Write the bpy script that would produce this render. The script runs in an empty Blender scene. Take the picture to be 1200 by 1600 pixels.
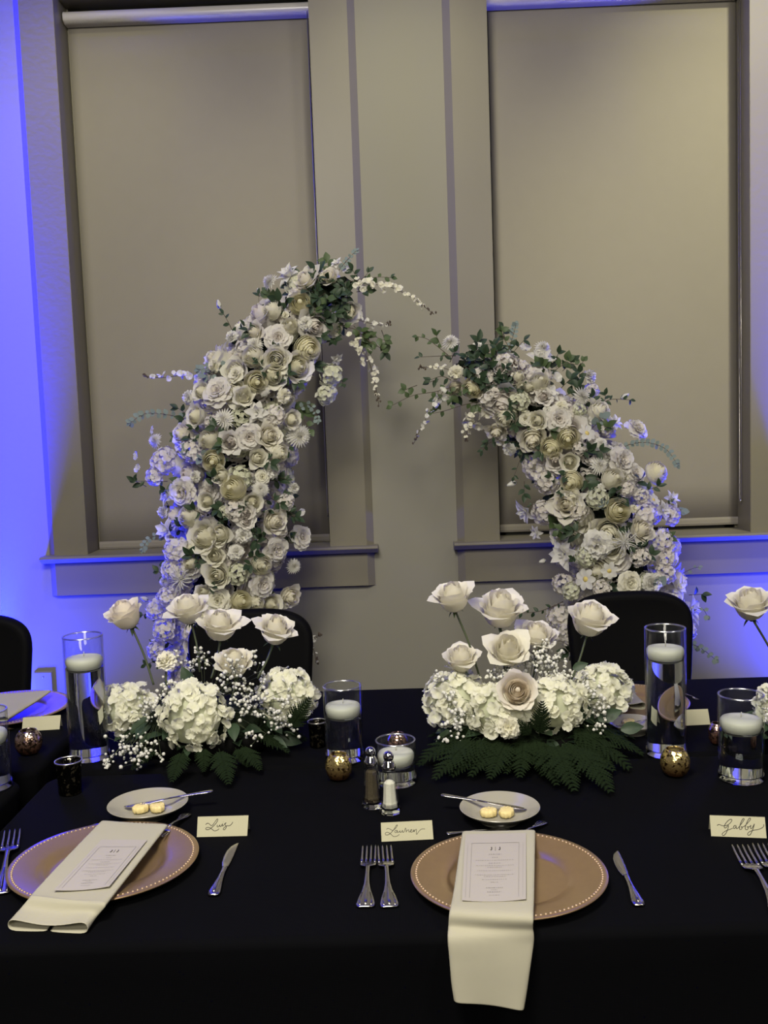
import bpy, bmesh, math, random
import numpy as np
from mathutils import Vector, Matrix
PI = math.pi
SC = bpy.context.scene
COL = SC.collection
rnd = random.Random(7)

# ------------------------------------------------------------------ camera
FPX, PITCH, ROLL, YAW = 1550.0, math.radians(5.218), math.radians(2.05), math.radians(0.7228)
CAM = Vector((0, 0, 1.516))
FWD = Vector((-math.sin(YAW) * math.cos(PITCH), math.cos(YAW) * math.cos(PITCH), -math.sin(PITCH)))
_r0 = FWD.cross(Vector((0, 0, 1))).normalized()
_u0 = _r0.cross(FWD)
RGT = _r0 * math.cos(ROLL) - _u0 * math.sin(ROLL)
UPV = _u0 * math.cos(ROLL) + _r0 * math.sin(ROLL)
cd = bpy.data.cameras.new('camera')
cam = bpy.data.objects.new('camera', cd)
COL.objects.link(cam)
cd.sensor_fit = 'VERTICAL'
cd.sensor_height = 36.0
cd.lens = 36.0 * FPX / 1600.0
cd.clip_start = 0.05
M = Matrix((RGT, UPV, -FWD)).transposed().to_4x4()
M.translation = CAM
cam.matrix_world = M
SC.camera = cam

# ------------------------------------------------------------------ world, exposure, lights
SC.view_settings.view_transform = 'Standard'
SC.view_settings.look = 'None'
SC.view_settings.gamma = 1.0
SC.view_settings.use_curve_mapping = False
SC.view_settings.exposure = 0.0
w = bpy.data.worlds.new('world')
SC.world = w
w.use_nodes = True
w.node_tree.nodes['Background'].inputs[0].default_value = (0.012, 0.013, 0.016, 1)
w.node_tree.nodes['Background'].inputs[1].default_value = 1.0
SC.cycles.use_denoising = True
SC.cycles.caustics_reflective = False
SC.cycles.caustics_refractive = True
SC.cycles.max_bounces = 12
SC.cycles.transmission_bounces = 12
SC.cycles.diffuse_bounces = 3
SC.cycles.sample_clamp_indirect = 4.0


def area(name, loc, target, size, power, color, sy=None):
    d = bpy.data.lights.new(name, 'AREA')
    d.energy = power
    d.color = color
    d.size = size
    if sy:
        d.shape = 'RECTANGLE'
        d.size_y = sy
    o = bpy.data.objects.new(name, d)
    COL.objects.link(o)
    o.location = loc
    o.rotation_euler = (Vector(target) - Vector(loc)).to_track_quat('-Z', 'Y').to_euler()
    return o


def spot(name, loc, target, power, color, angle, blend=1.0, radius=0.05):
    d = bpy.data.lights.new(name, 'SPOT')
    d.energy = power
    d.color = color
    d.spot_size = math.radians(angle)
    d.spot_blend = blend
    d.shadow_soft_size = radius
    o = bpy.data.objects.new(name, d)
    COL.objects.link(o)
    o.location = loc
    o.rotation_euler = (Vector(target) - Vector(loc)).to_track_quat('-Z', 'Y').to_euler()
    return o


WARM = (1.0, 0.94, 0.79)
# ceiling lamps of the hall, above and beside the camera; an added fill comes last
area('ceiling_lamp_main', (-0.6, 0.1, 3.6), (0.0, 2.0, 0.8), 0.9, 104, WARM)
area('ceiling_lamp_side', (2.4, -0.2, 3.6), (0.8, 2.6, 0.9), 0.7, 40, WARM)
area('rear_fill_light', (-0.5, -2.3, 3.3), (0.0, 3.0, 1.2), 1.2, 72, WARM)  # added fill behind the camera, brightens the front faces of the flowers
# recessed spots that wash the window wall
for x, p in ((-1.25, 68), (0.10, 64)):
    spot('ceiling_spot', (x, 3.0, 3.95), (x, 4.35, 2.35), p, (1.0, 0.95, 0.58), 60, 1.0, 0.08)
spot('ceiling_spot', (1.95, 2.5, 4.3), (1.66, 4.4, 2.35), 350, (1.0, 0.95, 0.58), 52, 1.0, 0.08)
# blue uplights on the floor at the wall: a narrow beam and its wide spill
for x, p, q in ((-1.86, 1.35, 1.0), (2.02, 0.6, 1.2)):
    spot('floor_uplight_beam', (x, 4.285, 0.10), (x - .02, 4.36, 2.6), 34000 * p, (0.0004, 0.0014, 1.0), 38, 1.0, 0.04)
    spot('floor_uplight_spill', (x, 4.18, 0.10), (x, 4.12, 3.0), 400 * q, (0.02, 0.03, 1.0), 150, 1.0, 0.05)

# ------------------------------------------------------------------ pixel -> world helpers
TZ = 0.76
D = 4.35


def ray(px, py):
    return FWD + RGT * ((px - 600) / FPX) - UPV * ((py - 800) / FPX)


def T(px, py, z=TZ):
    d = ray(px, py)
    return CAM + d * ((z - CAM.z) / d.z)


def W(px, py, Y):
    d = ray(px, py)
    return CAM + d * (Y / d.y)


def plane_hit(px, py, p, n):
    d = ray(px, py)
    return CAM + d * ((p - CAM).dot(n) / d.dot(n))


def px_size(n, Y):
    return n * Y / FPX


# ------------------------------------------------------------------ materials
def mat(name, color, rough=0.5, metal=0.0, spec=0.5, noise=None, bump=None, sheen=0.0, emit=None):
    m = bpy.data.materials.new(name)
    m.use_nodes = True
    nt = m.node_tree
    b = nt.nodes['Principled BSDF']
    b.inputs['Base Color'].default_value = (*color, 1)
    b.inputs['Roughness'].default_value = rough
    b.inputs['Metallic'].default_value = metal
    b.inputs['Specular IOR Level'].default_value = spec
    if sheen:
        b.inputs['Sheen Weight'].default_value = sheen
    tc = nt.nodes.new('ShaderNodeTexCoord')
    if noise:
        sc_, amt = noise
        n = nt.nodes.new('ShaderNodeTexNoise')
        n.inputs['Scale'].default_value = sc_
        n.inputs['Detail'].default_value = 5
        nt.links.new(tc.outputs['Object'], n.inputs['Vector'])
        mx = nt.nodes.new('ShaderNodeMix')
        mx.data_type = 'RGBA'
        mx.inputs[6].default_value = (*[c * (1 - amt) for c in color], 1)
        mx.inputs[7].default_value = (*[min(1, c * (1 + amt)) for c in color], 1)
        nt.links.new(n.outputs['Fac'], mx.inputs[0])
        nt.links.new(mx.outputs[2], b.inputs['Base Color'])
    if bump:
        sc_, st, dist = bump
        n2 = nt.nodes.new('ShaderNodeTexNoise')
        n2.inputs['Scale'].default_value = sc_
        n2.inputs['Detail'].default_value = 4
        nt.links.new(tc.outputs['Object'], n2.inputs['Vector'])
        bp = nt.nodes.new('ShaderNodeBump')
        bp.inputs['Strength'].default_value = st
        bp.inputs['Distance'].default_value = dist
        nt.links.new(n2.outputs['Fac'], bp.inputs['Height'])
        nt.links.new(bp.outputs['Normal'], b.inputs['Normal'])
    return m


def fabric_mat(name, color, scale=900, strength=0.25, rough=0.9, spec=0.2, amt=0.06):
    m = mat(name, color, rough, 0, spec, noise=(14, amt))
    nt = m.node_tree
    b = nt.nodes['Principled BSDF']
    tc = [n for n in nt.nodes if n.type == 'TEX_COORD'][0]
    hs = []
    for ax in ('X', 'Z'):
        wv = nt.nodes.new('ShaderNodeTexWave')
        wv.bands_direction = ax
        wv.inputs['Scale'].default_value = scale / 6.28
        nt.links.new(tc.outputs['Object'], wv.inputs['Vector'])
        hs.append(wv)
    ad = nt.nodes.new('ShaderNodeMath')
    nt.links.new(hs[0].outputs['Fac'], ad.inputs[0])
    nt.links.new(hs[1].outputs['Fac'], ad.inputs[1])
    bp = nt.nodes.new('ShaderNodeBump')
    bp.inputs['Strength'].default_value = strength
    bp.inputs['Distance'].default_value = 0.0004
    nt.links.new(ad.outputs[0], bp.inputs['Height'])
    nt.links.new(bp.outputs['Normal'], b.inputs['Normal'])
    return m


def petal_mat(name, color, centre, trans=0.38):
    m = bpy.data.materials.new(name)
    m.use_nodes = True
    nt = m.node_tree
    for n in list(nt.nodes):
        nt.nodes.remove(n)
    out = nt.nodes.new('ShaderNodeOutputMaterial')
    at = nt.nodes.new('ShaderNodeAttribute')
    at.attribute_name = 'tint'
    mx = nt.nodes.new('ShaderNodeMix')
    mx.data_type = 'RGBA'
    mx.inputs[6].default_value = (*color, 1)
    mx.inputs[7].default_value = (*centre, 1)
    nt.links.new(at.outputs['Fac'], mx.inputs[0])
    b = nt.nodes.new('ShaderNodeBsdfPrincipled')
    b.inputs['Roughness'].default_value = 0.65
    b.inputs['Specular IOR Level'].default_value = 0.2
    t = nt.nodes.new('ShaderNodeBsdfTranslucent')
    ms = nt.nodes.new('ShaderNodeMixShader')
    ms.inputs[0].default_value = trans
    nt.links.new(mx.outputs[2], b.inputs['Base Color'])
    nt.links.new(mx.outputs[2], t.inputs['Color'])
    nt.links.new(b.outputs[0], ms.inputs[1])
    nt.links.new(t.outputs[0], ms.inputs[2])
    nt.links.new(ms.outputs[0], out.inputs[0])
    return m


def glass_mat(name, color=(1, 1, 1), ior=1.45, rough=0.0):
    m = bpy.data.materials.new(name)
    m.use_nodes = True
    b = m.node_tree.nodes['Principled BSDF']
    b.inputs['Base Color'].default_value = (*color, 1)
    b.inputs['Roughness'].default_value = rough
    b.inputs['IOR'].default_value = ior
    b.inputs['Transmission Weight'].default_value = 1.0
    return m


def thin_glass(name, base=0.035, gain=0.7, rough=0.02):
    """glass wall so thin that it does not bend light: clear with a Fresnel reflection"""
    m = bpy.data.materials.new(name)
    m.use_nodes = True
    nt = m.node_tree
    nt.nodes.remove(nt.nodes['Principled BSDF'])
    out = [n for n in nt.nodes if n.type == 'OUTPUT_MATERIAL'][0]
    t = nt.nodes.new('ShaderNodeBsdfTransparent')
    t.inputs[0].default_value = (0.97, 0.98, 0.98, 1)
    g = nt.nodes.new('ShaderNodeBsdfGlossy')
    g.inputs['Roughness'].default_value = rough
    lw = nt.nodes.new('ShaderNodeLayerWeight')
    lw.inputs['Blend'].default_value = 0.5
    pw = nt.nodes.new('ShaderNodeMath')
    pw.operation = 'POWER'
    pw.inputs[1].default_value = 4.0
    nt.links.new(lw.outputs['Facing'], pw.inputs[0])
    f = nt.nodes.new('ShaderNodeMath')
    f.operation = 'MULTIPLY_ADD'
    f.inputs[1].default_value = gain
    f.inputs[2].default_value = base
    nt.links.new(pw.outputs[0], f.inputs[0])
    mx = nt.nodes.new('ShaderNodeMixShader')
    nt.links.new(f.outputs[0], mx.inputs[0])
    nt.links.new(t.outputs[0], mx.inputs[1])
    nt.links.new(g.outputs[0], mx.inputs[2])
    nt.links.new(mx.outputs[0], out.inputs[0])
    return m


def mercury_mat(name, top, bottom, dark, cover, zspan):
    """Blotchy mercury glass: metal skin with worn spots, warmer towards the foot."""
    m = bpy.data.materials.new(name)
    m.use_nodes = True
    nt = m.node_tree
    b = nt.nodes['Principled BSDF']
    tc = nt.nodes.new('ShaderNodeTexCoord')
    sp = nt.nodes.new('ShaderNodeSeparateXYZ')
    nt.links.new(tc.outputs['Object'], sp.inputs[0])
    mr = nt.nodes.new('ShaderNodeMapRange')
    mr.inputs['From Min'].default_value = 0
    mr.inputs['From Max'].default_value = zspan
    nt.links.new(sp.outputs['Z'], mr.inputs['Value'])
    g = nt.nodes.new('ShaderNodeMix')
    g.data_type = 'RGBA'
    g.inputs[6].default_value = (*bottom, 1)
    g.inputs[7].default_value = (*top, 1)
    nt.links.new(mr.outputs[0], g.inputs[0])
    v = nt.nodes.new('ShaderNodeTexVoronoi')
    v.inputs['Scale'].default_value = 260
    nt.links.new(tc.outputs['Object'], v.inputs['Vector'])
    n = nt.nodes.new('ShaderNodeTexNoise')
    n.inputs['Scale'].default_value = 130
    n.inputs['Detail'].default_value = 6
    nt.links.new(tc.outputs['Object'], n.inputs['Vector'])
    cr = nt.nodes.new('ShaderNodeValToRGB')
    cr.color_ramp.elements[0].position = cover
    cr.color_ramp.elements[1].position = cover + 0.08
    nt.links.new(n.outputs['Fac'], cr.inputs[0])
    mx = nt.nodes.new('ShaderNodeMix')
    mx.data_type = 'RGBA'
    nt.links.new(cr.outputs[0], mx.inputs[0])
    mx.inputs[6].default_value = (*dark, 1)
    nt.links.new(g.outputs[2], mx.inputs[7])
    nt.links.new(mx.outputs[2], b.inputs['Base Color'])
    b.inputs['Metallic'].default_value = 0.9
    b.inputs['Roughness'].default_value = 0.14
    bp = nt.nodes.new('ShaderNodeBump')
    bp.inputs['Strength'].default_value = 0.22
    bp.inputs['Distance'].default_value = 0.002
    nt.links.new(v.outputs['Distance'], bp.inputs['Height'])
    nt.links.new(bp.outputs['Normal'], b.inputs['Normal'])
    return m


MT = {}
MT['wall'] = mat('wall_paint', (0.285, 0.272, 0.23), 0.75, 0, 0.25, noise=(1.3, 0.04), bump=(22, 0.06, 0.004))
MT['casing'] = mat('taupe_trim_paint', (0.215, 0.197, 0.152), 0.42, 0, 0.3, noise=(3, 0.05), bump=(40, 0.05, 0.004))
MT['blind'] = fabric_mat('roller_blind_fabric', (0.275, 0.253, 0.222), 1500, 0.15, 0.85, 0.25, 0.03)
MT['cassette'] = mat('blind_fascia', (0.50, 0.48, 0.45), 0.3)
MT['sash'] = mat('dark_sash', (0.05, 0.052, 0.045), 0.5)
MT['pane'] = glass_mat('window_glass', (0.85, 0.9, 0.88), 1.45)
MT['floor'] = mat('carpet', (0.045, 0.04, 0.042), 0.95, 0, 0.1, noise=(30, 0.3))
MT['ceiling'] = mat('ceiling_paint', (0.10, 0.095, 0.085), 0.9)
MT['cloth'] = fabric_mat('black_tablecloth', (0.0018, 0.0019, 0.0028), 1200, 0.2, 0.9, 0.07, 0.15)
MT['spandex'] = mat('black_spandex', (0.0022, 0.0022, 0.003), 0.7, 0, 0.12)
MT['gold'] = mat('rose_gold_lacquer', (0.47, 0.315, 0.17), 0.30, 0.72, 0.5, noise=(60, 0.06), bump=(300, 0.05, 0.001))
MT['bead'] = mat('bead_gold', (0.48, 0.35, 0.23), 0.5, 0.5)
MT['napkin'] = fabric_mat('cream_napkin_cloth', (0.46, 0.435, 0.34), 2200, 0.3, 0.9, 0.15, 0.03)
MT['paper'] = mat('ivory_card', (0.51, 0.485, 0.345), 0.8, 0, 0.2, noise=(400, 0.04))
MT['menu'] = mat('menu_card', (0.455, 0.42, 0.385), 0.75, 0, 0.25)
MT['ink'] = mat('dark_ink', (0.04, 0.035, 0.03), 0.6)
MT['inkfaint'] = mat('grey_print', (0.30, 0.28, 0.26), 0.7)
MT['china'] = mat('cream_china', (0.36, 0.34, 0.28), 0.22, 0, 0.5)
MT['butter'] = mat('butter', (0.82, 0.68, 0.32), 0.5, 0, 0.4, noise=(150, 0.12), bump=(250, 0.6, 0.002))
MT['steel'] = mat('cutlery_steel', (0.5, 0.48, 0.46), 0.24, 1.0, bump=(120, 0.05, 0.001))
MT['chrome'] = mat('chrome', (0.72, 0.71, 0.70), 0.1, 1.0)
MT['glass'] = glass_mat('clear_glass')
MT['thin_glass'] = thin_glass('clear_glass_wall')
MT['glass_edge'] = thin_glass('polished_glass_edge', 0.42, 0.5, 0.25)
MT['facet_glass'] = thin_glass('faceted_glass', 0.10, 0.8, 0.08)
MT['water'] = glass_mat('water', (0.97, 0.985, 0.99), 1.33)
MT['wax'] = mat('candle_wax', (0.66, 0.66, 0.57), 0.55, 0, 0.4)
MT['wick'] = mat('wick', (0.6, 0.58, 0.5), 0.9)
MT['salt'] = mat('salt', (0.82, 0.80, 0.68), 0.9, 0, 0.2, bump=(500, 0.6, 0.002))
MT['pepper'] = mat('pepper', (0.085, 0.068, 0.042), 0.9, 0, 0.2, noise=(700, 0.9), bump=(600, 0.6, 0.002))
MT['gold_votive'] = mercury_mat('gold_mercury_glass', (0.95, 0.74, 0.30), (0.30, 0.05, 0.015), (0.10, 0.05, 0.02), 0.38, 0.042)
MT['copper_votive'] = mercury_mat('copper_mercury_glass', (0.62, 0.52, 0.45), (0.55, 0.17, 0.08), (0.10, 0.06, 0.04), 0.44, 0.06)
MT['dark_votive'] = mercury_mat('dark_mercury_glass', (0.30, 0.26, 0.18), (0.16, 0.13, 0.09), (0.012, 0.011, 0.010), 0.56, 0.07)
MT['rim_silver'] = mat('silver_rim', (0.62, 0.60, 0.60), 0.3, 0.9)
MT['leaf'] = mat('dark_green_leaf', (0.030, 0.055, 0.028), 0.5, 0, 0.4, noise=(40, 0.35))
MT['leaf2'] = mat('fresh_green_leaf', (0.060, 0.095, 0.035), 0.5, 0, 0.4, noise=(40, 0.35))
MT['euca'] = mat('grey_eucalyptus_leaf', (0.20, 0.25, 0.25), 0.7, 0, 0.2, noise=(40, 0.2))
MT['fern'] = mat('fern_green', (0.010, 0.018, 0.007), 0.9, 0, 0.08, noise=(30, 0.4))
MT['stem'] = mat('stem_brown', (0.085, 0.062, 0.045), 0.7)
MT['gstem'] = mat('stem_green', (0.055, 0.07, 0.032), 0.6)
MT['core'] = mat('moss_core', (0.014, 0.020, 0.012), 0.95, 0, 0.1, bump=(60, 1.0, 0.02))
MT['dish'] = mat('black_dish', (0.004, 0.004, 0.004), 0.9, 0, 0.1)
MT['metal_frame'] = mat('black_metal_frame', (0.02, 0.02, 0.02), 0.45, 0.6)
P_CREAM = petal_mat('cream_petal', (0.94, 0.92, 0.82), (0.93, 0.90, 0.72))
P_YELLOW = petal_mat('buttercream_petal', (0.94, 0.91, 0.74), (0.93, 0.89, 0.64))
P_WHITE = petal_mat('white_petal', (0.88, 0.86, 0.82), (0.82, 0.74, 0.66))
P_PURE = petal_mat('pure_white_petal', (0.90, 0.89, 0.86), (0.86, 0.84, 0.74))
P_IVORY = petal_mat('ivory_rose_petal', (0.92, 0.89, 0.79), (0.90, 0.85, 0.68))
P_PEACH = petal_mat('peach_rose_petal', (0.94, 0.89, 0.80), (0.95, 0.86, 0.71))
P_GREENISH = petal_mat('pale_hydrangea_petal', (0.82, 0.82, 0.68), (0.74, 0.77, 0.55))
P_HYD = petal_mat('white_hydrangea_petal', (0.91, 0.90, 0.78), (0.84, 0.84, 0.60))
P_GYP = petal_mat('gypsophila_petal', (0.86, 0.85, 0.80), (0.8, 0.8, 0.7), 0.2)
P_YC = petal_mat('yellow_centre', (0.72, 0.58, 0.20), (0.72, 0.58, 0.20), 0.05)

# ------------------------------------------------------------------ object helpers
WM = {}


def link(name, data, parent=None, mw=None):
    o = bpy.data.objects.new(name, data)
    COL.objects.link(o)
    mw = mw.copy() if mw is not None else Matrix.Identity(4)
    if parent is not None:
        o.parent = parent
        pm = WM[parent.name]
        o.matrix_local = pm.inverted() @ mw
    else:
        o.matrix_local = mw
    WM[o.name] = mw
    return o


def tr(v):
    return Matrix.Translation(Vector(v))


def thing(name, label, cat, loc, group=None, rz=0.0):
    o = link(name, None, None, tr(loc) @ Matrix.Rotation(rz, 4, 'Z'))
    o.empty_display_size = 0.05
    o['label'] = label
    o['category'] = cat
    if group:
        o['group'] = group
    return o


def tag(o, label, cat, group=None):
    o['label'] = label
    o['category'] = cat
    if group:
        o['group'] = group
    return o


class MB:
    """collects vertices and faces for one mesh"""

    def __init__(self):
        self.v, self.f, self.t, self.mi = [], [], [], []

    def add(self, verts, faces, tint=0.0, m=0):
        o = len(self.v)
        self.v += [tuple(p) for p in verts]
        self.t += list(tint) if hasattr(tint, '__len__') else [tint] * len(verts)
        self.f += [tuple(i + o for i in f) for f in faces]
        self.mi += [m] * len(faces)

    def grid(self, P, tint=0.0, m=0, closed=False):
        nv, nu = len(P), len(P[0])
        verts = [p for row in P for p in row]
        faces = []
        for j in range(nv - 1):
            for i in range(nu if closed else nu - 1):
                i2 = (i + 1) % nu
                faces.append((j * nu + i, j * nu + i2, (j + 1) * nu + i2, (j + 1) * nu + i))
        self.add(verts, faces, tint, m)

    def box(self, a, b, m=0):
        (x0, y0, z0), (x1, y1, z1) = a, b
        self.add([(x0, y0, z0), (x1, y0, z0), (x1, y1, z0), (x0, y1, z0), (x0, y0, z1), (x1, y0, z1), (x1, y1, z1), (x0, y1, z1)],
                 [(0, 3, 2, 1), (4, 5, 6, 7), (0, 1, 5, 4), (1, 2, 6, 5), (2, 3, 7, 6), (3, 0, 4, 7)], 0, m)

    def lathe(self, prof, n=32, m=0, tint=0.0, centre=(0, 0, 0), caps=True):
        P = []
        for r, z in prof:
            P.append([(centre[0] + r * math.cos(2 * PI * i / n), centre[1] + r * math.sin(2 * PI * i / n), centre[2] + z) for i in range(n)])
        self.grid(P, tint, m, closed=True)
        if caps:
            o = len(self.v) - n
            if prof[-1][0] > 1e-5:
                self.f.append(tuple(range(o, o + n)))
                self.mi.append(m)
            o = len(self.v) - n * len(prof)
            if prof[0][0] > 1e-5:
                self.f.append(tuple(reversed(range(o, o + n))))
                self.mi.append(m)

    def tube(self, pts, r, n=5, m=0, tint=0.0, cap=True):
        pts = [Vector(p) for p in pts]
        rs = r if hasattr(r, '__len__') else [r] * len(pts)
        P = []
        up = Vector((0.13, 0.21, 0.97))
        for i, p in enumerate(pts):
            d = (pts[min(i + 1, len(pts) - 1)] - pts[max(i - 1, 0)])
            d = d.normalized() if d.length > 1e-9 else Vector((0, 0, 1))
            a = d.cross(up)
            if a.length < 0.05:
                a = d.cross(Vector((1, 0, 0)))
            a.normalize()
            b = d.cross(a)
            P.append([tuple(p + (a * math.cos(2 * PI * k / n) + b * math.sin(2 * PI * k / n)) * rs[i]) for k in range(n)])
        self.grid(P, tint, m, closed=True)
        if cap:
            o = len(self.v) - n
            self.f.append(tuple(range(o, o + n)))
            self.mi.append(m)
            o = len(self.v) - n * len(pts)
            self.f.append(tuple(reversed(range(o, o + n))))
            self.mi.append(m)

    def mesh(self, name, mats, smooth=True, tint=False, weld=False):
        me = bpy.data.meshes.new(name)
        me.from_pydata(self.v, [], self.f)
        for m in (mats if isinstance(mats, (list, tuple)) else [mats]):
            me.materials.append(m)
        me.polygons.foreach_set('use_smooth', [smooth] * len(me.polygons))
        if any(self.mi):
            me.polygons.foreach_set('material_index', self.mi)
        if tint:
            a = me.attributes.new('tint', 'FLOAT', 'POINT')
            a.data.foreach_set('value', self.t)
        if weld:
            bm = bmesh.new()
            bm.from_mesh(me)
            bmesh.ops.remove_doubles(bm, verts=bm.verts, dist=1e-5)
            bmesh.ops.recalc_face_normals(bm, faces=bm.faces)
            bm.to_mesh(me)
            bm.free()
        me.update()
        return me


def sharp(me, ang=35):
    me.polygons.foreach_set('use_smooth', [True] * len(me.polygons))
    bm = bmesh.new()
    bm.from_mesh(me)
    for e in bm.edges:
        if len(e.link_faces) != 2 or e.calc_face_angle(0) > math.radians(ang):
            e.smooth = False
    bm.to_mesh(me)
    bm.free()
    return me


def catmull(pts, n=6):
    pts = [Vector(p) for p in pts]
    if len(pts) < 3:
        return [pts[0].lerp(pts[-1], i / n) for i in range(n + 1)]
    out = []
    for i in range(len(pts) - 1):
        p0, p1, p2, p3 = pts[max(i - 1, 0)], pts[i], pts[i + 1], pts[min(i + 2, len(pts) - 1)]
        for k in range(n):
            t = k / n
            out.append(0.5 * ((2 * p1) + (p2 - p0) * t + (2 * p0 - 5 * p1 + 4 * p2 - p3) * t * t + (3 * p1 - p0 - 3 * p2 + p3) * t ** 3))
    out.append(pts[-1])
    return out


def aim(loc, normal, scale=1.0, spin=0.0):
    """matrix with local +Z along normal"""
    q = Vector(normal).normalized().to_track_quat('Z', 'Y')
    return tr(loc) @ q.to_matrix().to_4x4() @ Matrix.Rotation(spin, 4, 'Z') @ Matrix.Scale(scale, 4)


def along(a, b, up=(0, 0, 1), scale=None):
    """matrix with local +X from a to b, +Z near up; uniform scale = length"""
    a, b = Vector(a), Vector(b)
    x = b - a
    L = x.length if scale is None else scale
    x.normalize()
    y = Vector(up).cross(x)
    if y.length < 1e-3:
        y = Vector((0, 1, 0)).cross(x)
    y.normalize()
    z = x.cross(y)
    m = Matrix((x, y, z)).transposed().to_4x4()
    m = m @ Matrix.Scale(L, 4)
    m.translation = a
    return m


def struct(name, me, mw=None):
    o = link(name, me, None, mw)
    o['kind'] = 'structure'
    return o


# ------------------------------------------------------------------ the room
# ratios x/Y and (z-1.516)/Y measured for the window wall
FACE = D - 0.028


def wx(r):
    return r * FACE


W1 = dict(i0=wx(-.3163), i1=wx(-.0680), o0=wx(-.3500), o1=wx(-.0312))
W2 = dict(i0=wx(.1035), i1=wx(.3575), o0=wx(.0682), o1=wx(.3920))
CH = 0.031
SILL = CAM.z - 0.1260 * (D - 0.085)
HEAD = W(300, 6, D + 0.15).z
APB = CAM.z - 0.1668 * FACE
XL, XR, ZT, YB = -5.2, 5.2, 5.0, -5.0
mb = MB()
xs = [XL, W1['i0'], W1['i1'], W2['i0'], W2['i1'], XR]
for i in range(5):
    if i in (1, 3):
        mb.box((xs[i], D, 0), (xs[i + 1], D + 0.2, SILL - 0.03))
        mb.box((xs[i], D, HEAD + 0.02), (xs[i + 1], D + 0.2, ZT))
    else:
        mb.box((xs[i], D, 0), (xs[i + 1], D + 0.2, ZT))
struct('wall_back', mb.mesh('wall_back', MT['wall'], smooth=False))
for nm, a, b, m in (('floor', (XL, YB, -0.05), (XR, D + 0.2, 0), 'floor'), ('ceiling', (XL, YB, ZT), (XR, D + 0.2, ZT + 0.05), 'ceiling'),
                    ('wall_left', (XL - 0.1, YB, 0), (XL, D + 0.2, ZT), 'wall'), ('wall_right', (XR, YB, 0), (XR + 0.1, D + 0.2, ZT), 'wall'),
                    ('wall_front', (XL, YB - 0.1, 0), (XR, YB, ZT), 'wall')):
    mb = MB()
    mb.box(a, b)
    struct(nm, mb.mesh(nm, MT[m], smooth=False))
mb = MB()
mb.box((XL, D - 0.018, 0), (XR, D, 0.14))
mb.box((XL, D - 0.012, 0.14), (XR, D, 0.155))
struct('baseboard_back', mb.mesh('baseboard', MT['casing'], smooth=False))


def prism(mb, poly, axis, a, b):
    """extrude a polygon (list of 2D) along an axis: axis 'x' uses (y,z), 'z' uses (x,y)"""
    n = len(poly)
    f = (lambda p, t: (t, p[0], p[1])) if axis == 'x' else (lambda p, t: (p[0], p[1], t))
    v = [f(p, a) for p in poly] + [f(p, b) for p in poly]
    fc = [(i, (i + 1) % n, n + (i + 1) % n, n + i) for i in range(n)] + [tuple(range(n))[::-1], tuple(range(n, 2 * n))]
    mb.add(v, fc)


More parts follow.
